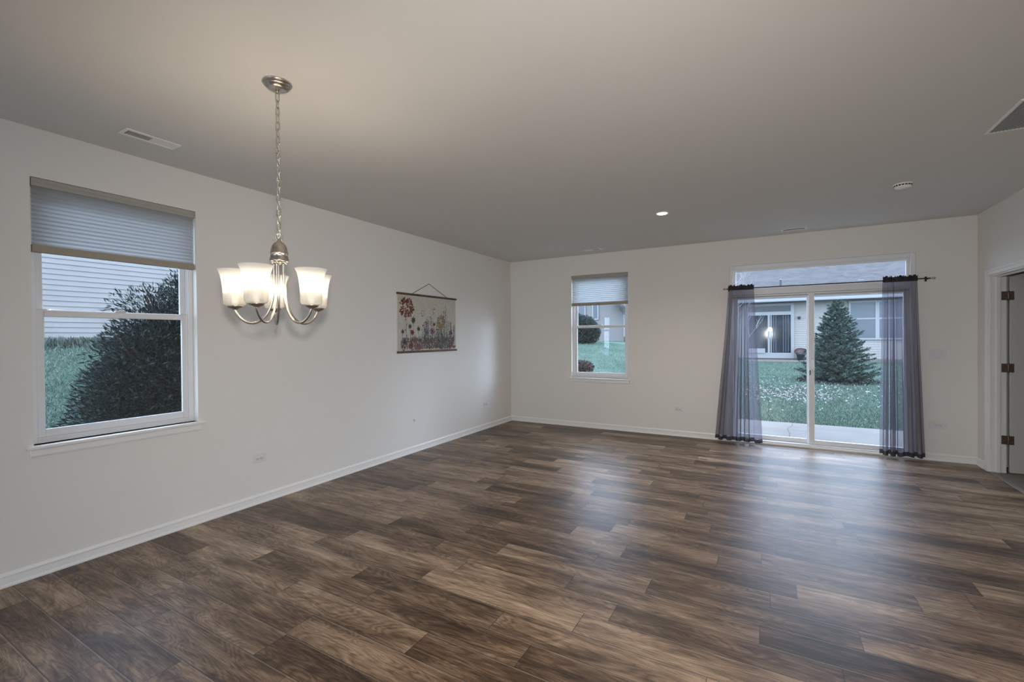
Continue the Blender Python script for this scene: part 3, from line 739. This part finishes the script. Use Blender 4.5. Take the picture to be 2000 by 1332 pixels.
for i in range(len(xs)-1):
    for j in range(ny-1):
        cx_, cy_ = xs[i]+.125, ys[j]+.125
        if -.2 < cx_ < 9.6 and -11.1 < cy_ < .2: continue
        if 2.4 < cx_ < 6.9 and cy_ < 2.35: continue
        faces.append((i*ny+j, (i+1)*ny+j, (i+1)*ny+j+1, i*ny+j+1))
me = bpy.data.meshes.new('lawn'); me.from_pydata(verts.tolist(), [], faces); me.update(); tag(link('lawn', me, M_LAWN, smooth=True), kind='structure')
M_CONC = noisy_out('pale_concrete', (.50, .45, .40), (.58, .53, .48), 3, .85, .05)
tag(boxes('patio_slab', [(2.4, 6.9, .15, 2.50, -.30, -.10)], M_CONC, bevel=.01), kind='structure')
bm = bmesh.new()
rc = random.Random(2); yy_ = .16; xx_ = 4.10; pts = []
while yy_ < 2.5: pts.append((xx_, yy_, -.0985)); yy_ += .12; xx_ += rc.uniform(-.03, .035)
for a, b in zip(pts, pts[1:]):
    vs = [bm.verts.new((a[0]-.005, a[1], a[2])), bm.verts.new((a[0]+.005, a[1], a[2])), bm.verts.new((b[0]+.005, b[1], b[2])), bm.verts.new((b[0]-.005, b[1], b[2]))]; bm.faces.new(vs)
tag(from_bm('patio_crack_line', bm, mat_out('patio_crack', (.16, .16, .16), .9)), kind='structure')  # thin dark strip laid on the slab as a crack, not trim

def tri_cloud(name, base, direction, length, width, mats, parent=None, mi=None, smooth=False):
    """numpy cloud of narrow blades: base (n,3), direction (n,3) unit, length (n), width (n)"""
    n = len(base); side = np.cross(direction, RNG.normal(size=(n, 3))); side /= np.linalg.norm(side, axis=1)[:, None]+1e-9
    midp = base+direction*(length*.5)[:, None]; tip = base+direction*length[:, None]
    v = np.stack([base, midp+side*(width*.5)[:, None], tip, midp-side*(width*.5)[:, None]], 1).reshape(-1, 3)
    me = bpy.data.meshes.new(name); me.vertices.add(4*n); me.vertices.foreach_set('co', v.ravel())
    me.loops.add(4*n); me.loops.foreach_set('vertex_index', np.arange(4*n)); me.polygons.add(n)
    me.polygons.foreach_set('loop_start', np.arange(0, 4*n, 4)); me.polygons.foreach_set('loop_total', np.full(n, 4))
    if mi is not None: me.polygons.foreach_set('material_index', mi.astype(np.int32))
    me.update(calc_edges=True); me.validate()
    return link(name, me, mats, parent)
def unit(v): return v/(np.linalg.norm(v, axis=1)[:, None]+1e-9)
M_GRASS = [mat_out('grass_a', (.28, .46, .34), .8, spec=.2), mat_out('grass_b', (.44, .66, .50), .8, spec=.2), mat_out('grass_c', (.78, .88, .72), .85, spec=.2)]
def grass(name, n, xr, yr, lab):
    x = RNG.uniform(*xr, n); y = RNG.uniform(*yr, n); b = np.stack([x, y, ground(x, y)-.004], 1)
    d = unit(RNG.normal(0, .45, (n, 3))+np.array([0, 0, 1])); mi = RNG.choice(3, n, p=[.5, .38, .12])
    o = tri_cloud(name, b, d, RNG.uniform(.03, .075, n), RNG.uniform(.006, .012, n), M_GRASS, mi=mi)
    return tag(o, lab, 'grass', kind='stuff')
grass('grass', 60000, (2.6, 7.2), (2.52, 8.5), 'short green lawn grass beyond the concrete patio')
grass('grass', 45000, (-7.4, -1.4), (-5.6, -2.6), 'lawn grass sloping up outside the near-left window')
grass('grass', 30000, (-4.4, 0.9), (3.5, 14.5), 'lawn grass seen through the narrow far window')
grass('grass', 45000, (2.6, 9.5), (8.5, 16.3), 'lawn grass between the young spruce and the neighbour patio')
n = 1300; x = np.concatenate([RNG.normal(4.3, .55, n//2), RNG.normal(5.0, 1.2, n-n//2)]); y = np.concatenate([RNG.normal(6.6, .8, n//2), RNG.normal(7.2, 1.4, n-n//2)]); y = np.maximum(y, 3.2)
b = np.stack([x, y, ground(x, y)+.035], 1); d = unit(RNG.normal(0, 1, (n, 3))*np.array([1, 1, .25]))
tag(tri_cloud('fallen_leaves', b, d, RNG.uniform(.04, .08, n), RNG.uniform(.03, .05, n), [mat_out('dry_leaf', (.80, .74, .68), .9), mat_out('pale_leaf', (1.1, 1.02, .98), .9)], mi=RNG.integers(0, 2, n)), 'dry fallen leaves scattered over the lawn behind the sliding door', 'leaves', kind='stuff')

# ---- blue-green spruce
M_NEEDLE = [mat_out('spruce_needle_dark', (.12, .20, .17), .75, spec=.2), mat_out('spruce_needle', (.26, .42, .36), .75, spec=.2), mat_out('spruce_needle_tip', (.46, .66, .58), .75, spec=.2)]
M_BARK = noisy_out('dark_bark', (.06, .045, .035), (.12, .09, .07), 30, .9, .4)
SPX, SPY = 5.66, 9.7; gz = float(ground(SPX, SPY))
spr = empty('spruce_tree', (SPX, SPY, gz), 'young blue-green spruce on the lawn behind the sliding door', 'tree')
bm = bmesh.new(); tube(bm, [(0, 0, -.05), (0, 0, 1.2), (0, 0, 2.44)], [.045, .028, .006], 10); from_bm('trunk', bm, M_BARK, spr)
Bs, Ds, Ls, MI = [], [], [], []; stems = bmesh.new()
SH = 2.45; zz = .10; li = 0; rs = random.Random(9)
while zz < SH-.06:
    t = zz/SH; R_ = .98*(1-t)**.82+.035; nb = int(15*(1-t)+6)
    for i in range(nb):
        a = 2*PI*(i+rs.random()*.7)/nb+li*.7; L = R_*rs.uniform(.72, 1.13); droop = rs.uniform(-.02, .12)*(1-t); z0_ = zz+rs.uniform(-.03, .03)
        P_ = [np.array([math.cos(a)*L*s, math.sin(a)*L*s, z0_-droop*L*math.sin(s*2.6)+.16*L*s*s*(1+t)]) for s in np.linspace(0, 1, 9)]
        tube(stems, [tuple(p) for p in P_[::2]], [.007, .006, .005, .003, .0015], 4, cap=False)
        m_ = int(56*L)+10
        s = np.sqrt(RNG.uniform(.02, 1, m_)); base = np.array([np.interp(s, np.linspace(0, 1, 9), [p[c] for p in P_]) for c in range(3)]).T
        tang = unit(np.tile((P_[-1]-P_[2]), (m_, 1))); side = unit(np.cross(tang, np.array([0, 0, 1.])))
        sg = RNG.choice([-1, 1], m_)[:, None]; off = (1-s)[:, None]*.24*L*RNG.uniform(0, 1, (m_, 1))
        base = base+side*sg*off+tang*off*.4
        rep = 4
        base = np.repeat(base, rep, 0); tang = np.repeat(tang, rep, 0); side = np.repeat(side*sg, rep, 0)
        d = unit(tang*.8+side*RNG.uniform(.2, 1.1, (m_*rep, 1))+RNG.normal(0, .38, (m_*rep, 3))+np.array([0, 0, .12]))
        Bs.append(base+RNG.normal(0, .008, base.shape)); Ds.append(d); Ls.append(RNG.uniform(.035, .085, m_*rep)); MI.append(RNG.choice(3, m_*rep, p=[.36, .44, .20]))
    zz += .088-.022*t; li += 1
from_bm('branches', stems, M_BARK, spr)
b = np.concatenate(Bs); l_ = np.concatenate(Ls)
tri_cloud('needles', b, np.concatenate(Ds), l_, l_*.22, M_NEEDLE, spr, mi=np.concatenate(MI))
a_ = RNG.uniform(0, 2*PI, 2600); rr_ = np.sqrt(RNG.uniform(0, 1, 2600))*1.0; x = SPX+rr_*np.cos(a_); y = SPY+rr_*np.sin(a_)
b = np.stack([x, y, ground(x, y)+.02], 1)
tag(tri_cloud('mulch_ring', b, unit(RNG.normal(0, 1, (2600, 3))*np.array([1, 1, .3])), RNG.uniform(.05, .1, 2600), RNG.uniform(.03, .05, 2600), [mat_out('grey_mulch', (.17, .18, .19), .95), mat_out('dark_mulch', (.08, .08, .08), .95)], mi=RNG.integers(0, 2, 2600)), 'ring of dark mulch under the young spruce', 'mulch', kind='stuff')

# ---- generic leafy shrub: blades on the shell of several lobes
def shrub(name, loc, lobes, n, blade, mats, probs, label, cat, stemcol=M_BARK, outward=1.0, wr=.35, group=None, inner=.35):
    root = empty(name, loc, label, cat, group)
    vol = np.array([(q[1][0]*q[1][1]+q[1][1]*q[1][2])*(q[2] if len(q) > 2 else 1) for q in lobes]); lobes = [q[:2] for q in lobes]; vol = vol/vol.sum(); ix = RNG.choice(len(lobes), n, p=vol)
    c = np.array([l_[0] for l_ in lobes])[ix]; r = np.array([l_[1] for l_ in lobes])[ix]
    d = unit(RNG.normal(size=(n, 3))); s = RNG.uniform(inner, 1.04, (n, 1))**.5
    p = c+d*r*s; keep = p[:, 2] > -.05; p, d = p[keep], d[keep]; m_ = len(p)
    dd = unit(d*outward+RNG.normal(0, .45, (m_, 3))+np.array([0, 0, .35])); L = RNG.uniform(blade*.6, blade*1.3, m_)
    tri_cloud('foliage', p, dd, L, L*wr, mats, root, mi=RNG.choice(len(mats), m_, p=probs))
    bm = bmesh.new(); rs_ = random.Random(n)
    for c_, r_ in lobes:
        for q in range(5):
            e = (c_[0]+rs_.uniform(-.6, .6)*r_[0], c_[1]+rs_.uniform(-.6, .6)*r_[1], c_[2]+rs_.uniform(.2, .85)*r_[2])
            tube(bm, curve_pts([(rs_.uniform(-.08, .08), rs_.uniform(-.08, .08), -.05), (c_[0]*.5, c_[1]*.5, c_[2]*.5), e], 5), .012, 5)
    from_bm('stems', bm, stemcol, root); return root
M_JUN = [mat_out('juniper_dark', (.025, .05, .052), .8, spec=.15), mat_out('juniper_mid', (.055, .105, .10), .8, spec=.15), mat_out('juniper_tip', (.14, .21, .21), .8, spec=.15)]
jl = [((0, .15, .75), (1.15, 1.2, .85)), ((.1, .35, 1.45), (.95, .95, .85)), ((0, -.55, .55), (.85, .75, .62)), ((.1, -.45, 1.25), (.55, .62, .45)),
      ((.2, -.62, 1.62), (.26, .50, .30), .30), ((.2, -.15, 1.85), (.38, .42, .34), .35), ((.2, .25, 2.10), (.48, .46, .42), .45), ((.3, -.85, 1.10), (.38, .45, .30), .35), ((.25, -.95, .80), (.38, .38, .3), .4), ((.2, -1.05, .35), (.5, .45, .35), .3)]
gz = float(ground(-2.6, -3.6))
shrub('juniper_shrub', (-2.6, -3.62, gz), jl, 105000, .062, M_JUN, [.5, .36, .14], 'big dark juniper bush outside the near-left window', 'shrub', outward=1.1, wr=.21, inner=.12)
gz = float(ground(-7.5, -4.2))
# low weedy planting at the foot of the side house
M_COV = [mat_out('cover_green', (.10, .19, .13), .8), mat_out('cover_pale', (.28, .34, .28), .8), mat_out('cover_brown', (.22, .16, .12), .9)]
n = 9000; x = RNG.normal(-7.3, .22, n); y = RNG.uniform(-5.6, 1.5, n); b = np.stack([x, y, ground(x, y)-.02], 1)
tag(tri_cloud('ground_cover', b, unit(RNG.normal(0, .45, (n, 3))+np.array([0, 0, 1])), RNG.uniform(.05, .22, n), RNG.uniform(.02, .045, n), M_COV, mi=RNG.choice(3, n, p=[.6, .28, .12])), 'low weedy planting along the foot of the white-sided side house', 'plants', kind='stuff')
M_EV = [mat_out('evergreen_dark', (.04, .085, .075), .8), mat_out('evergreen_mid', (.075, .145, .12), .8), mat_out('evergreen_light', (.13, .21, .17), .8)]
gz = float(ground(-3.75, 13.5))
shrub('round_shrub', (-3.75, 13.5, gz), [((0, 0, .62), (.72, .7, .66)), ((-.5, 0, .85), (.6, .6, .6)), ((.25, 0, .45), (.55, .5, .45))], 14000, .10, M_EV, [.45, .4, .15], 'round dark evergreen shrub seen through the narrow far window', 'shrub', wr=.45, inner=.4)
gz = float(ground(-1.15, 6.2))
M_HY = [mat_out('dried_bloom_rust', (.30, .17, .14), .9), mat_out('dried_bloom_pink', (.42, .30, .29), .9), mat_out('dried_leaf_tan', (.34, .28, .20), .9), mat_out('dried_stem_dark', (.08, .06, .05), .9)]
shrub('hydrangea_bush', (-1.08, 6.3, gz), [((0, 0, .30), (.30, .3, .26)), ((-.22, 0, .30), (.3, .3, .27)), ((.10, 0, .38), (.24, .24, .19)), ((-.12, 0, .42), (.22, .22, .17))], 5200, .060, M_HY, [.34, .28, .22, .16], 'small bush of dried reddish-brown blooms below the narrow far window', 'shrub', wr=.6, inner=.3)
gz = float(ground(-3.0, 15.0))

# ---- bare young tree, pale twigs in front of the neighbour's door
M_PBARK = noisy_out('pale_bark', (.85, .82, .80), (1.05, 1.0, .98), 20, .8)
TX, TY = 3.05, 8.0; gz = float(ground(TX, TY))
bt = empty('bare_tree', (TX, TY, gz), 'leafless pale-barked young tree beside the left curtain', 'tree')
bm = bmesh.new(); bm2 = bmesh.new(); rb = random.Random(21)
tube(bm, curve_pts([(0, 0, -.05), (.01, 0, .7), (-.01, .02, 1.5), (.02, 0, 2.4), (.03, 0, 3.6)], 4), [.05-.044*i/16 for i in range(17)], 8)
def twig(p, d, L, r, depth):
    pts = [p]; dd = Vector(d).normalized(); n_ = 5
    for i in range(n_):
        dd = (dd+Vector((rb.uniform(-.16, .16), rb.uniform(-.16, .16), rb.uniform(-.03, .16)))).normalized(); pts.append(pts[-1]+dd*L/n_)
    tube(bm2, pts, [r*(1-.75*i/n_) for i in range(n_+1)], 5, cap=False)
    if depth:
        for i in range(1, n_+1):
            if rb.random() < .85:
                side = Vector((rb.uniform(-1, 1), rb.uniform(-1, 1), rb.uniform(.1, .9)))
                twig(pts[i], (dd+side*.9), L*rb.uniform(.35, .6), r*.5, depth-1)
for i in range(17):
    z_ = 1.05+i*.145; a = i*2.4+rb.uniform(-.3, .3)
    twig(Vector((0, 0, z_)), (math.cos(a), math.sin(a)*.8, .75), .85-.02*i, .017, 2)
from_bm('trunk', bm, M_PBARK, bt); from_bm('branches', bm2, M_PBARK, bt)

# ---- this house's own roof, unseen: added so its eaves shade side yard and patio
M_ROOF_OWN = noisy_out('own_shingles', (.28, .28, .30), (.40, .40, .42), 6, .9)
bm = bmesh.new()
ea = [(-.60, BACK-.5), (XR+.6, BACK-.5), (XR+.6, .60), (-.60, .60)]; rgx = (XR-.15)/2
lo_ = [bm.verts.new((x, y, 2.88)) for x, y in ea]; r1 = bm.verts.new((rgx, BACK+3.5, 5.0)); r2 = bm.verts.new((rgx, -3.5, 5.0))
bm.faces.new(lo_); bm.faces.new((lo_[0], lo_[1], r1)); bm.faces.new((lo_[1], lo_[2], r2, r1)); bm.faces.new((lo_[2], lo_[3], r2)); bm.faces.new((lo_[3], lo_[0], r1, r2))
tag(from_bm('roof', bm, M_ROOF_OWN), kind='structure')
# ---- neighbouring houses
M_SIDING = noisy_out('pale_lap_siding', (.67, .63, .59), (.72, .68, .64), 2, .6)
M_SIDING2 = noisy_out('greige_lap_siding', (.98, .92, .85), (1.05, .98, .91), 2, .6)
def roofmat():
    m = mat_out('grey_shingles', (.3, .3, .33), .9, spec=.2); k = N(m); f = k.noise(5, 6, rough=.75)
    br = k.n('TexBrick'); br.inputs['Scale'].default_value = 1.6; br.inputs['Mortar Size'].default_value = .006; br.inputs['Color1'].default_value = (0.058, 0.054, 0.054, 1); br.inputs['Color2'].default_value = (0.080, 0.074, 0.073, 1); br.inputs['Mortar'].default_value = (0.0468, 0.0468, 0.052, 1)
    k.l(k.n('TexCoord').outputs['Object'], br.inputs['Vector'])
    k.l(k.mix(.5, br.outputs[0], k.ramp(f, [(.3, (.55, .55, .6)), (.7, (1.25, 1.25, 1.25))]), 'MULTIPLY'), k.b.inputs['Base Color']); return m
M_ROOF = roofmat()
M_DARKGL = mat_out('dark_house_glass', (.05, .07, .10), .08, spec=.8)
M_BLINDGL = mat_out('blind_behind_glass', (.33, .37, .43), .35, spec=.5)
M_BLINDGL2 = mat_out('lower_sash_glass', (.20, .24, .30), .2, spec=.6)
def lap_wall(bm, axis, face, a0, a1, z0, z1, lap=.1, d=.012, outward=-1):
    z = z0
    while z < z1-1e-3:
        zt_ = min(z+lap, z1)
        if axis == 'y': vs = [(a0, face+outward*d, z), (a1, face+outward*d, z), (a1, face, zt_), (a0, face, zt_)]; sh = [(a0, face, z), (a1, face, z), (a1, face+outward*d, z), (a0, face+outward*d, z)]
        else: vs = [(face+outward*d, a0, z), (face+outward*d, a1, z), (face, a1, zt_), (face, a0, zt_)]; sh = [(face, a0, z), (face, a1, z), (face+outward*d, a1, z), (face+outward*d, a0, z)]
        for q in (vs, sh): bm.faces.new([bm.verts.new(v) for v in q])
        z = zt_
def child(o, par):
    bpy.context.view_layer.update(); o.parent = par; o.matrix_parent_inverse = par.matrix_world.inverted(); return o
# side house seen through the near-left window
HS = -8.0
hs = empty('side_house', (HS, -2, 1.35), 'white lap-sided house close beside the near-left window', 'house'); bpy.context.view_layer.update()
bm = bmesh.new(); lap_wall(bm, 'x', HS, -12, 6, 1.40, 6.8, .1016, .014, 1); box(bm, HS-.3, HS-.01, -12, 6, 1.0, 6.8); child(from_bm('siding_wall', bm, M_SIDING), hs)  # unseen upper part made taller to block sky light from the side lawn
child(boxes('foundation', [(HS-.3, HS+.02, -12, 6, .9, 1.42)], M_CONC), hs)
bm = bmesh.new(); v = [(HS+.45, -12.3, 6.7), (HS+.45, 6.3, 6.7), (HS-3.5, 6.3, 8.5), (HS-3.5, -12.3, 8.5)]
lo_ = [bm.verts.new(q) for q in v]; hi_ = [bm.verts.new((q[0], q[1], q[2]+.15)) for q in v]
bm.faces.new(lo_); bm.faces.new(hi_)
for i in range(4): bm.faces.new((lo_[i], lo_[(i+1) % 4], hi_[(i+1) % 4], hi_[i]))
child(from_bm('roof', bm, M_ROOF), hs)

def house_window(par, x0, x1, z0, z1, Y, rail=None, blind=True, glassm=None):
    f = child(boxes('house_window', [(x0, x0+.07, Y-.06, Y, z0, z1), (x1-.07, x1, Y-.06, Y, z0, z1), (x0+.07, x1-.07, Y-.06, Y, z1-.07, z1), (x0+.07, x1-.07, Y-.06, Y, z0, z0+.07)] +
              ([(x0+.07, x1-.07, Y-.06, Y, rail-.03, rail+.03)] if rail else []), M_WHITE_OUT), par)
    zz = rail if rail else z0
    child(boxes('upper_pane', [(x0+.06, x1-.06, Y-.03, Y-.02, zz, z1-.06)], glassm or M_BLINDGL), f)
    if rail: child(boxes('lower_pane', [(x0+.06, x1-.06, Y-.035, Y-.025, z0+.06, zz)], glassm or M_BLINDGL2), f)
    return f
HY = 18.0
ha = empty('rear_house', (5, HY, .28), 'greige house with patio door and paired windows behind the spruce', 'house'); bpy.context.view_layer.update()
bm = bmesh.new(); lap_wall(bm, 'y', HY, 1.2, 13, .30, 3.05, .1016, .012, -1); box(bm, 1.2, 13, HY+.01, HY+.25, .0, 3.1); child(from_bm('siding_wall', bm, M_SIDING2), ha)
child(boxes('foundation', [(1.2, 13, HY-.03, HY+.02, -.1, .38)], M_CONC), ha)
bm = bmesh.new(); e0, e1 = HY-.5, HY+8.5
v = [(.6, e0, 3.02), (13.6, e0, 3.02), (13.6, e1, 3.02+9*.5), (.6, e1, 3.02+9*.5)]
lo_ = [bm.verts.new(q) for q in v]; hi_ = [bm.verts.new((q[0], q[1], q[2]+.12)) for q in v]
bm.faces.new(lo_); bm.faces.new(hi_)
for i in range(4): bm.faces.new((lo_[i], lo_[(i+1) % 4], hi_[(i+1) % 4], hi_[i]))
child(from_bm('roof', bm, M_ROOF), ha)
child(boxes('gutter', [(.6, 13.6, e0-.11, e0, 2.99, 3.12)], M_WHITE_OUT, bevel=.02), ha)
child(boxes('soffit', [(.6, 13.6, e0, HY, 2.965, 3.0)], mat_out('grey_soffit', (.45, .46, .48), .7)), ha)  # soffit has one even grey, darker than the trim
bm = bmesh.new(); lathe(bm, [(.05, 0), (.05, .42), (.055, .42), (.055, .46)], (4.42, HY+.9, 3.72), 14); child(from_bm('vent_pipe', bm, M_WHITE_OUT), ha)
# neighbour's patio door with transom
dr = child(boxes('patio_door', [(2.95, 3.05, HY-.08, HY, .36, 2.95), (4.80, 4.93, HY-.08, HY, .36, 2.95), (3.05, 4.80, HY-.08, HY, .36, .62), (3.05, 4.80, HY-.08, HY, 2.40, 2.56), (3.05, 4.80, HY-.08, HY, 2.84, 2.95), (3.86, 3.95, HY-.08, HY, .62, 2.40), (3.98, 4.02, HY-.07, HY, .62, 2.40)], M_WHITE_OUT), ha)
child(boxes('glass_pane', [(3.03, 4.82, HY-.04, HY-.03, .60, 2.42)], M_DARKGL), dr)
child(boxes('transom_pane', [(3.03, 4.82, HY-.04, HY-.03, 2.54, 2.86)], mat_out('transom_grey_glass', (.16, .18, .21), .2, spec=.6)), dr)
vb = [(4.08+.10*i, 4.115+.10*i, HY-.050, HY-.042, .66, 2.38) for i in range(7) if i not in (2, 3)]
child(boxes('vertical_blinds', vb, mat_out('blue_blinds', (.17, .22, .30), .5)), dr)
child(boxes('door_rail', [(3.05, 3.75, HY-.12, HY-.08, .60, .82)], M_WHITE_OUT), dr)
wl_ = bmesh.new(); box(wl_, 5.07, 5.19, HY-.12, HY-.012, 2.27, 2.30); lathe(wl_, [(.02, 2.18), (.045, 2.20), (.05, 2.27), (.001, 2.30)], (5.13, HY-.07, 0), 12); child(from_bm('wall_lantern', wl_, M_BLACK_OUT), ha)
house_window(ha, 6.98, 7.98, 1.22, 2.92, HY-.01, 2.14); house_window(ha, 7.98, 8.98, 1.22, 2.92, HY-.01, 2.14)
tag(boxes('patio_neighbour', [(2.3, 5.75, 16.4, HY-.03, .02, .30)], M_CONC, bevel=.01), kind='structure')
# planter with red flowers
pl = empty('flower_planter', (5.17, 17.62, .30), 'grey planter of pink-red flowers by the neighbour\'s patio door', 'planter')
bm = bmesh.new(); lathe(bm, [(.001, 0), (.13, 0), (.175, .26), (.19, .26), (.19, .31), (.165, .31), (.15, .28), (.001, .28)], n=24); from_bm('pot', bm, mat_out('grey_pot', (.16, .20, .22), .6), pl)
n = 700; d = unit(RNG.normal(size=(n, 3))); p_ = d*np.array([.22, .2, .12])+np.array([0, 0, .40])
tri_cloud('blooms', p_, unit(d+RNG.normal(0, .3, (n, 3))), RNG.uniform(.03, .06, n), RNG.uniform(.03, .05, n), [mat_out('red_petal', (.55, .13, .15), .8), mat_out('pink_petal', (.60, .30, .34), .8), M_EV[1]], pl, mi=RNG.choice(3, n, p=[.5, .3, .2]))
# white house seen through the narrow far window
hb_ = empty('white_house', (-6, HY, 1.1), 'white house on the slope seen through the narrow far window', 'house'); bpy.context.view_layer.update()
bm = bmesh.new(); lap_wall(bm, 'y', HY, -12, -2.98, 1.10, 3.9, .1016, .012, -1); box(bm, -12, -2.98, HY+.01, HY+.25, .6, 3.9); box(bm, -3.1, -2.96, HY-.02, HY+6, 1.1, 3.9); child(from_bm('siding_wall', bm, M_SIDING), hb_)
child(boxes('foundation', [(-12, -2.97, HY-.03, HY+.01, .6, 1.14)], M_WHITE_OUT), hb_)
child(boxes('corner_trim', [(-3.08, -2.94, HY-.04, HY, 1.14, 3.9)], M_WHITE_OUT), hb_)
bm = bmesh.new(); tube(bm, curve_pts([(-3.2, HY-.45, 3.0), (-3.05, HY-.1, 2.72), (-3.02, HY-.08, 2.5), (-3.02, HY-.08, 1.2)], 5), .035, 8); child(from_bm('downspout', bm, M_WHITE_OUT), hb_)
bm = bmesh.new(); v = [(-12.5, HY-.5, 3.80), (-2.6, HY-.5, 3.80), (-2.6, HY+5, 6.4), (-12.5, HY+5, 6.4)]
lo_ = [bm.verts.new(q) for q in v]; hi_ = [bm.verts.new((q[0], q[1], q[2]+.12)) for q in v]
bm.faces.new(lo_); bm.faces.new(hi_)
for i in range(4): bm.faces.new((lo_[i], lo_[(i+1) % 4], hi_[(i+1) % 4], hi_[i]))
child(from_bm('roof', bm, M_ROOF), hb_)
# small porch roof at its corner
bm = bmesh.new(); v = [(-3.55, HY-.9, 3.28), (-2.4, HY-.9, 2.78), (-2.4, HY+.3, 2.78), (-3.55, HY+.3, 3.28)]
lo_ = [bm.verts.new(q) for q in v]; hi_ = [bm.verts.new((q[0], q[1], q[2]+.13)) for q in v]
bm.faces.new(lo_); bm.faces.new(hi_)
for i in range(4): bm.faces.new((lo_[i], lo_[(i+1) % 4], hi_[(i+1) % 4], hi_[i]))
child(from_bm('porch_roof', bm, M_ROOF), hb_); child(boxes('porch_post', [(-2.52, -2.42, HY-.85, HY-.75, 1.05, 2.80)], M_WHITE_OUT), hb_)
house_window(hb_, -5.95, -5.25, 2.42, 3.35, HY-.01); house_window(hb_, -4.86, -4.48, 2.40, 3.30, HY-.01, glassm=M_BLINDGL2)
tag(boxes('patio_pot', [(-2.78, -2.60, 17.0, 17.2, float(ground(-2.7, 17.1))-.02, float(ground(-2.7, 17.1))+.32)], M_BLACK_OUT, bevel=.03), 'small dark pot at the corner of the white house', 'pot')
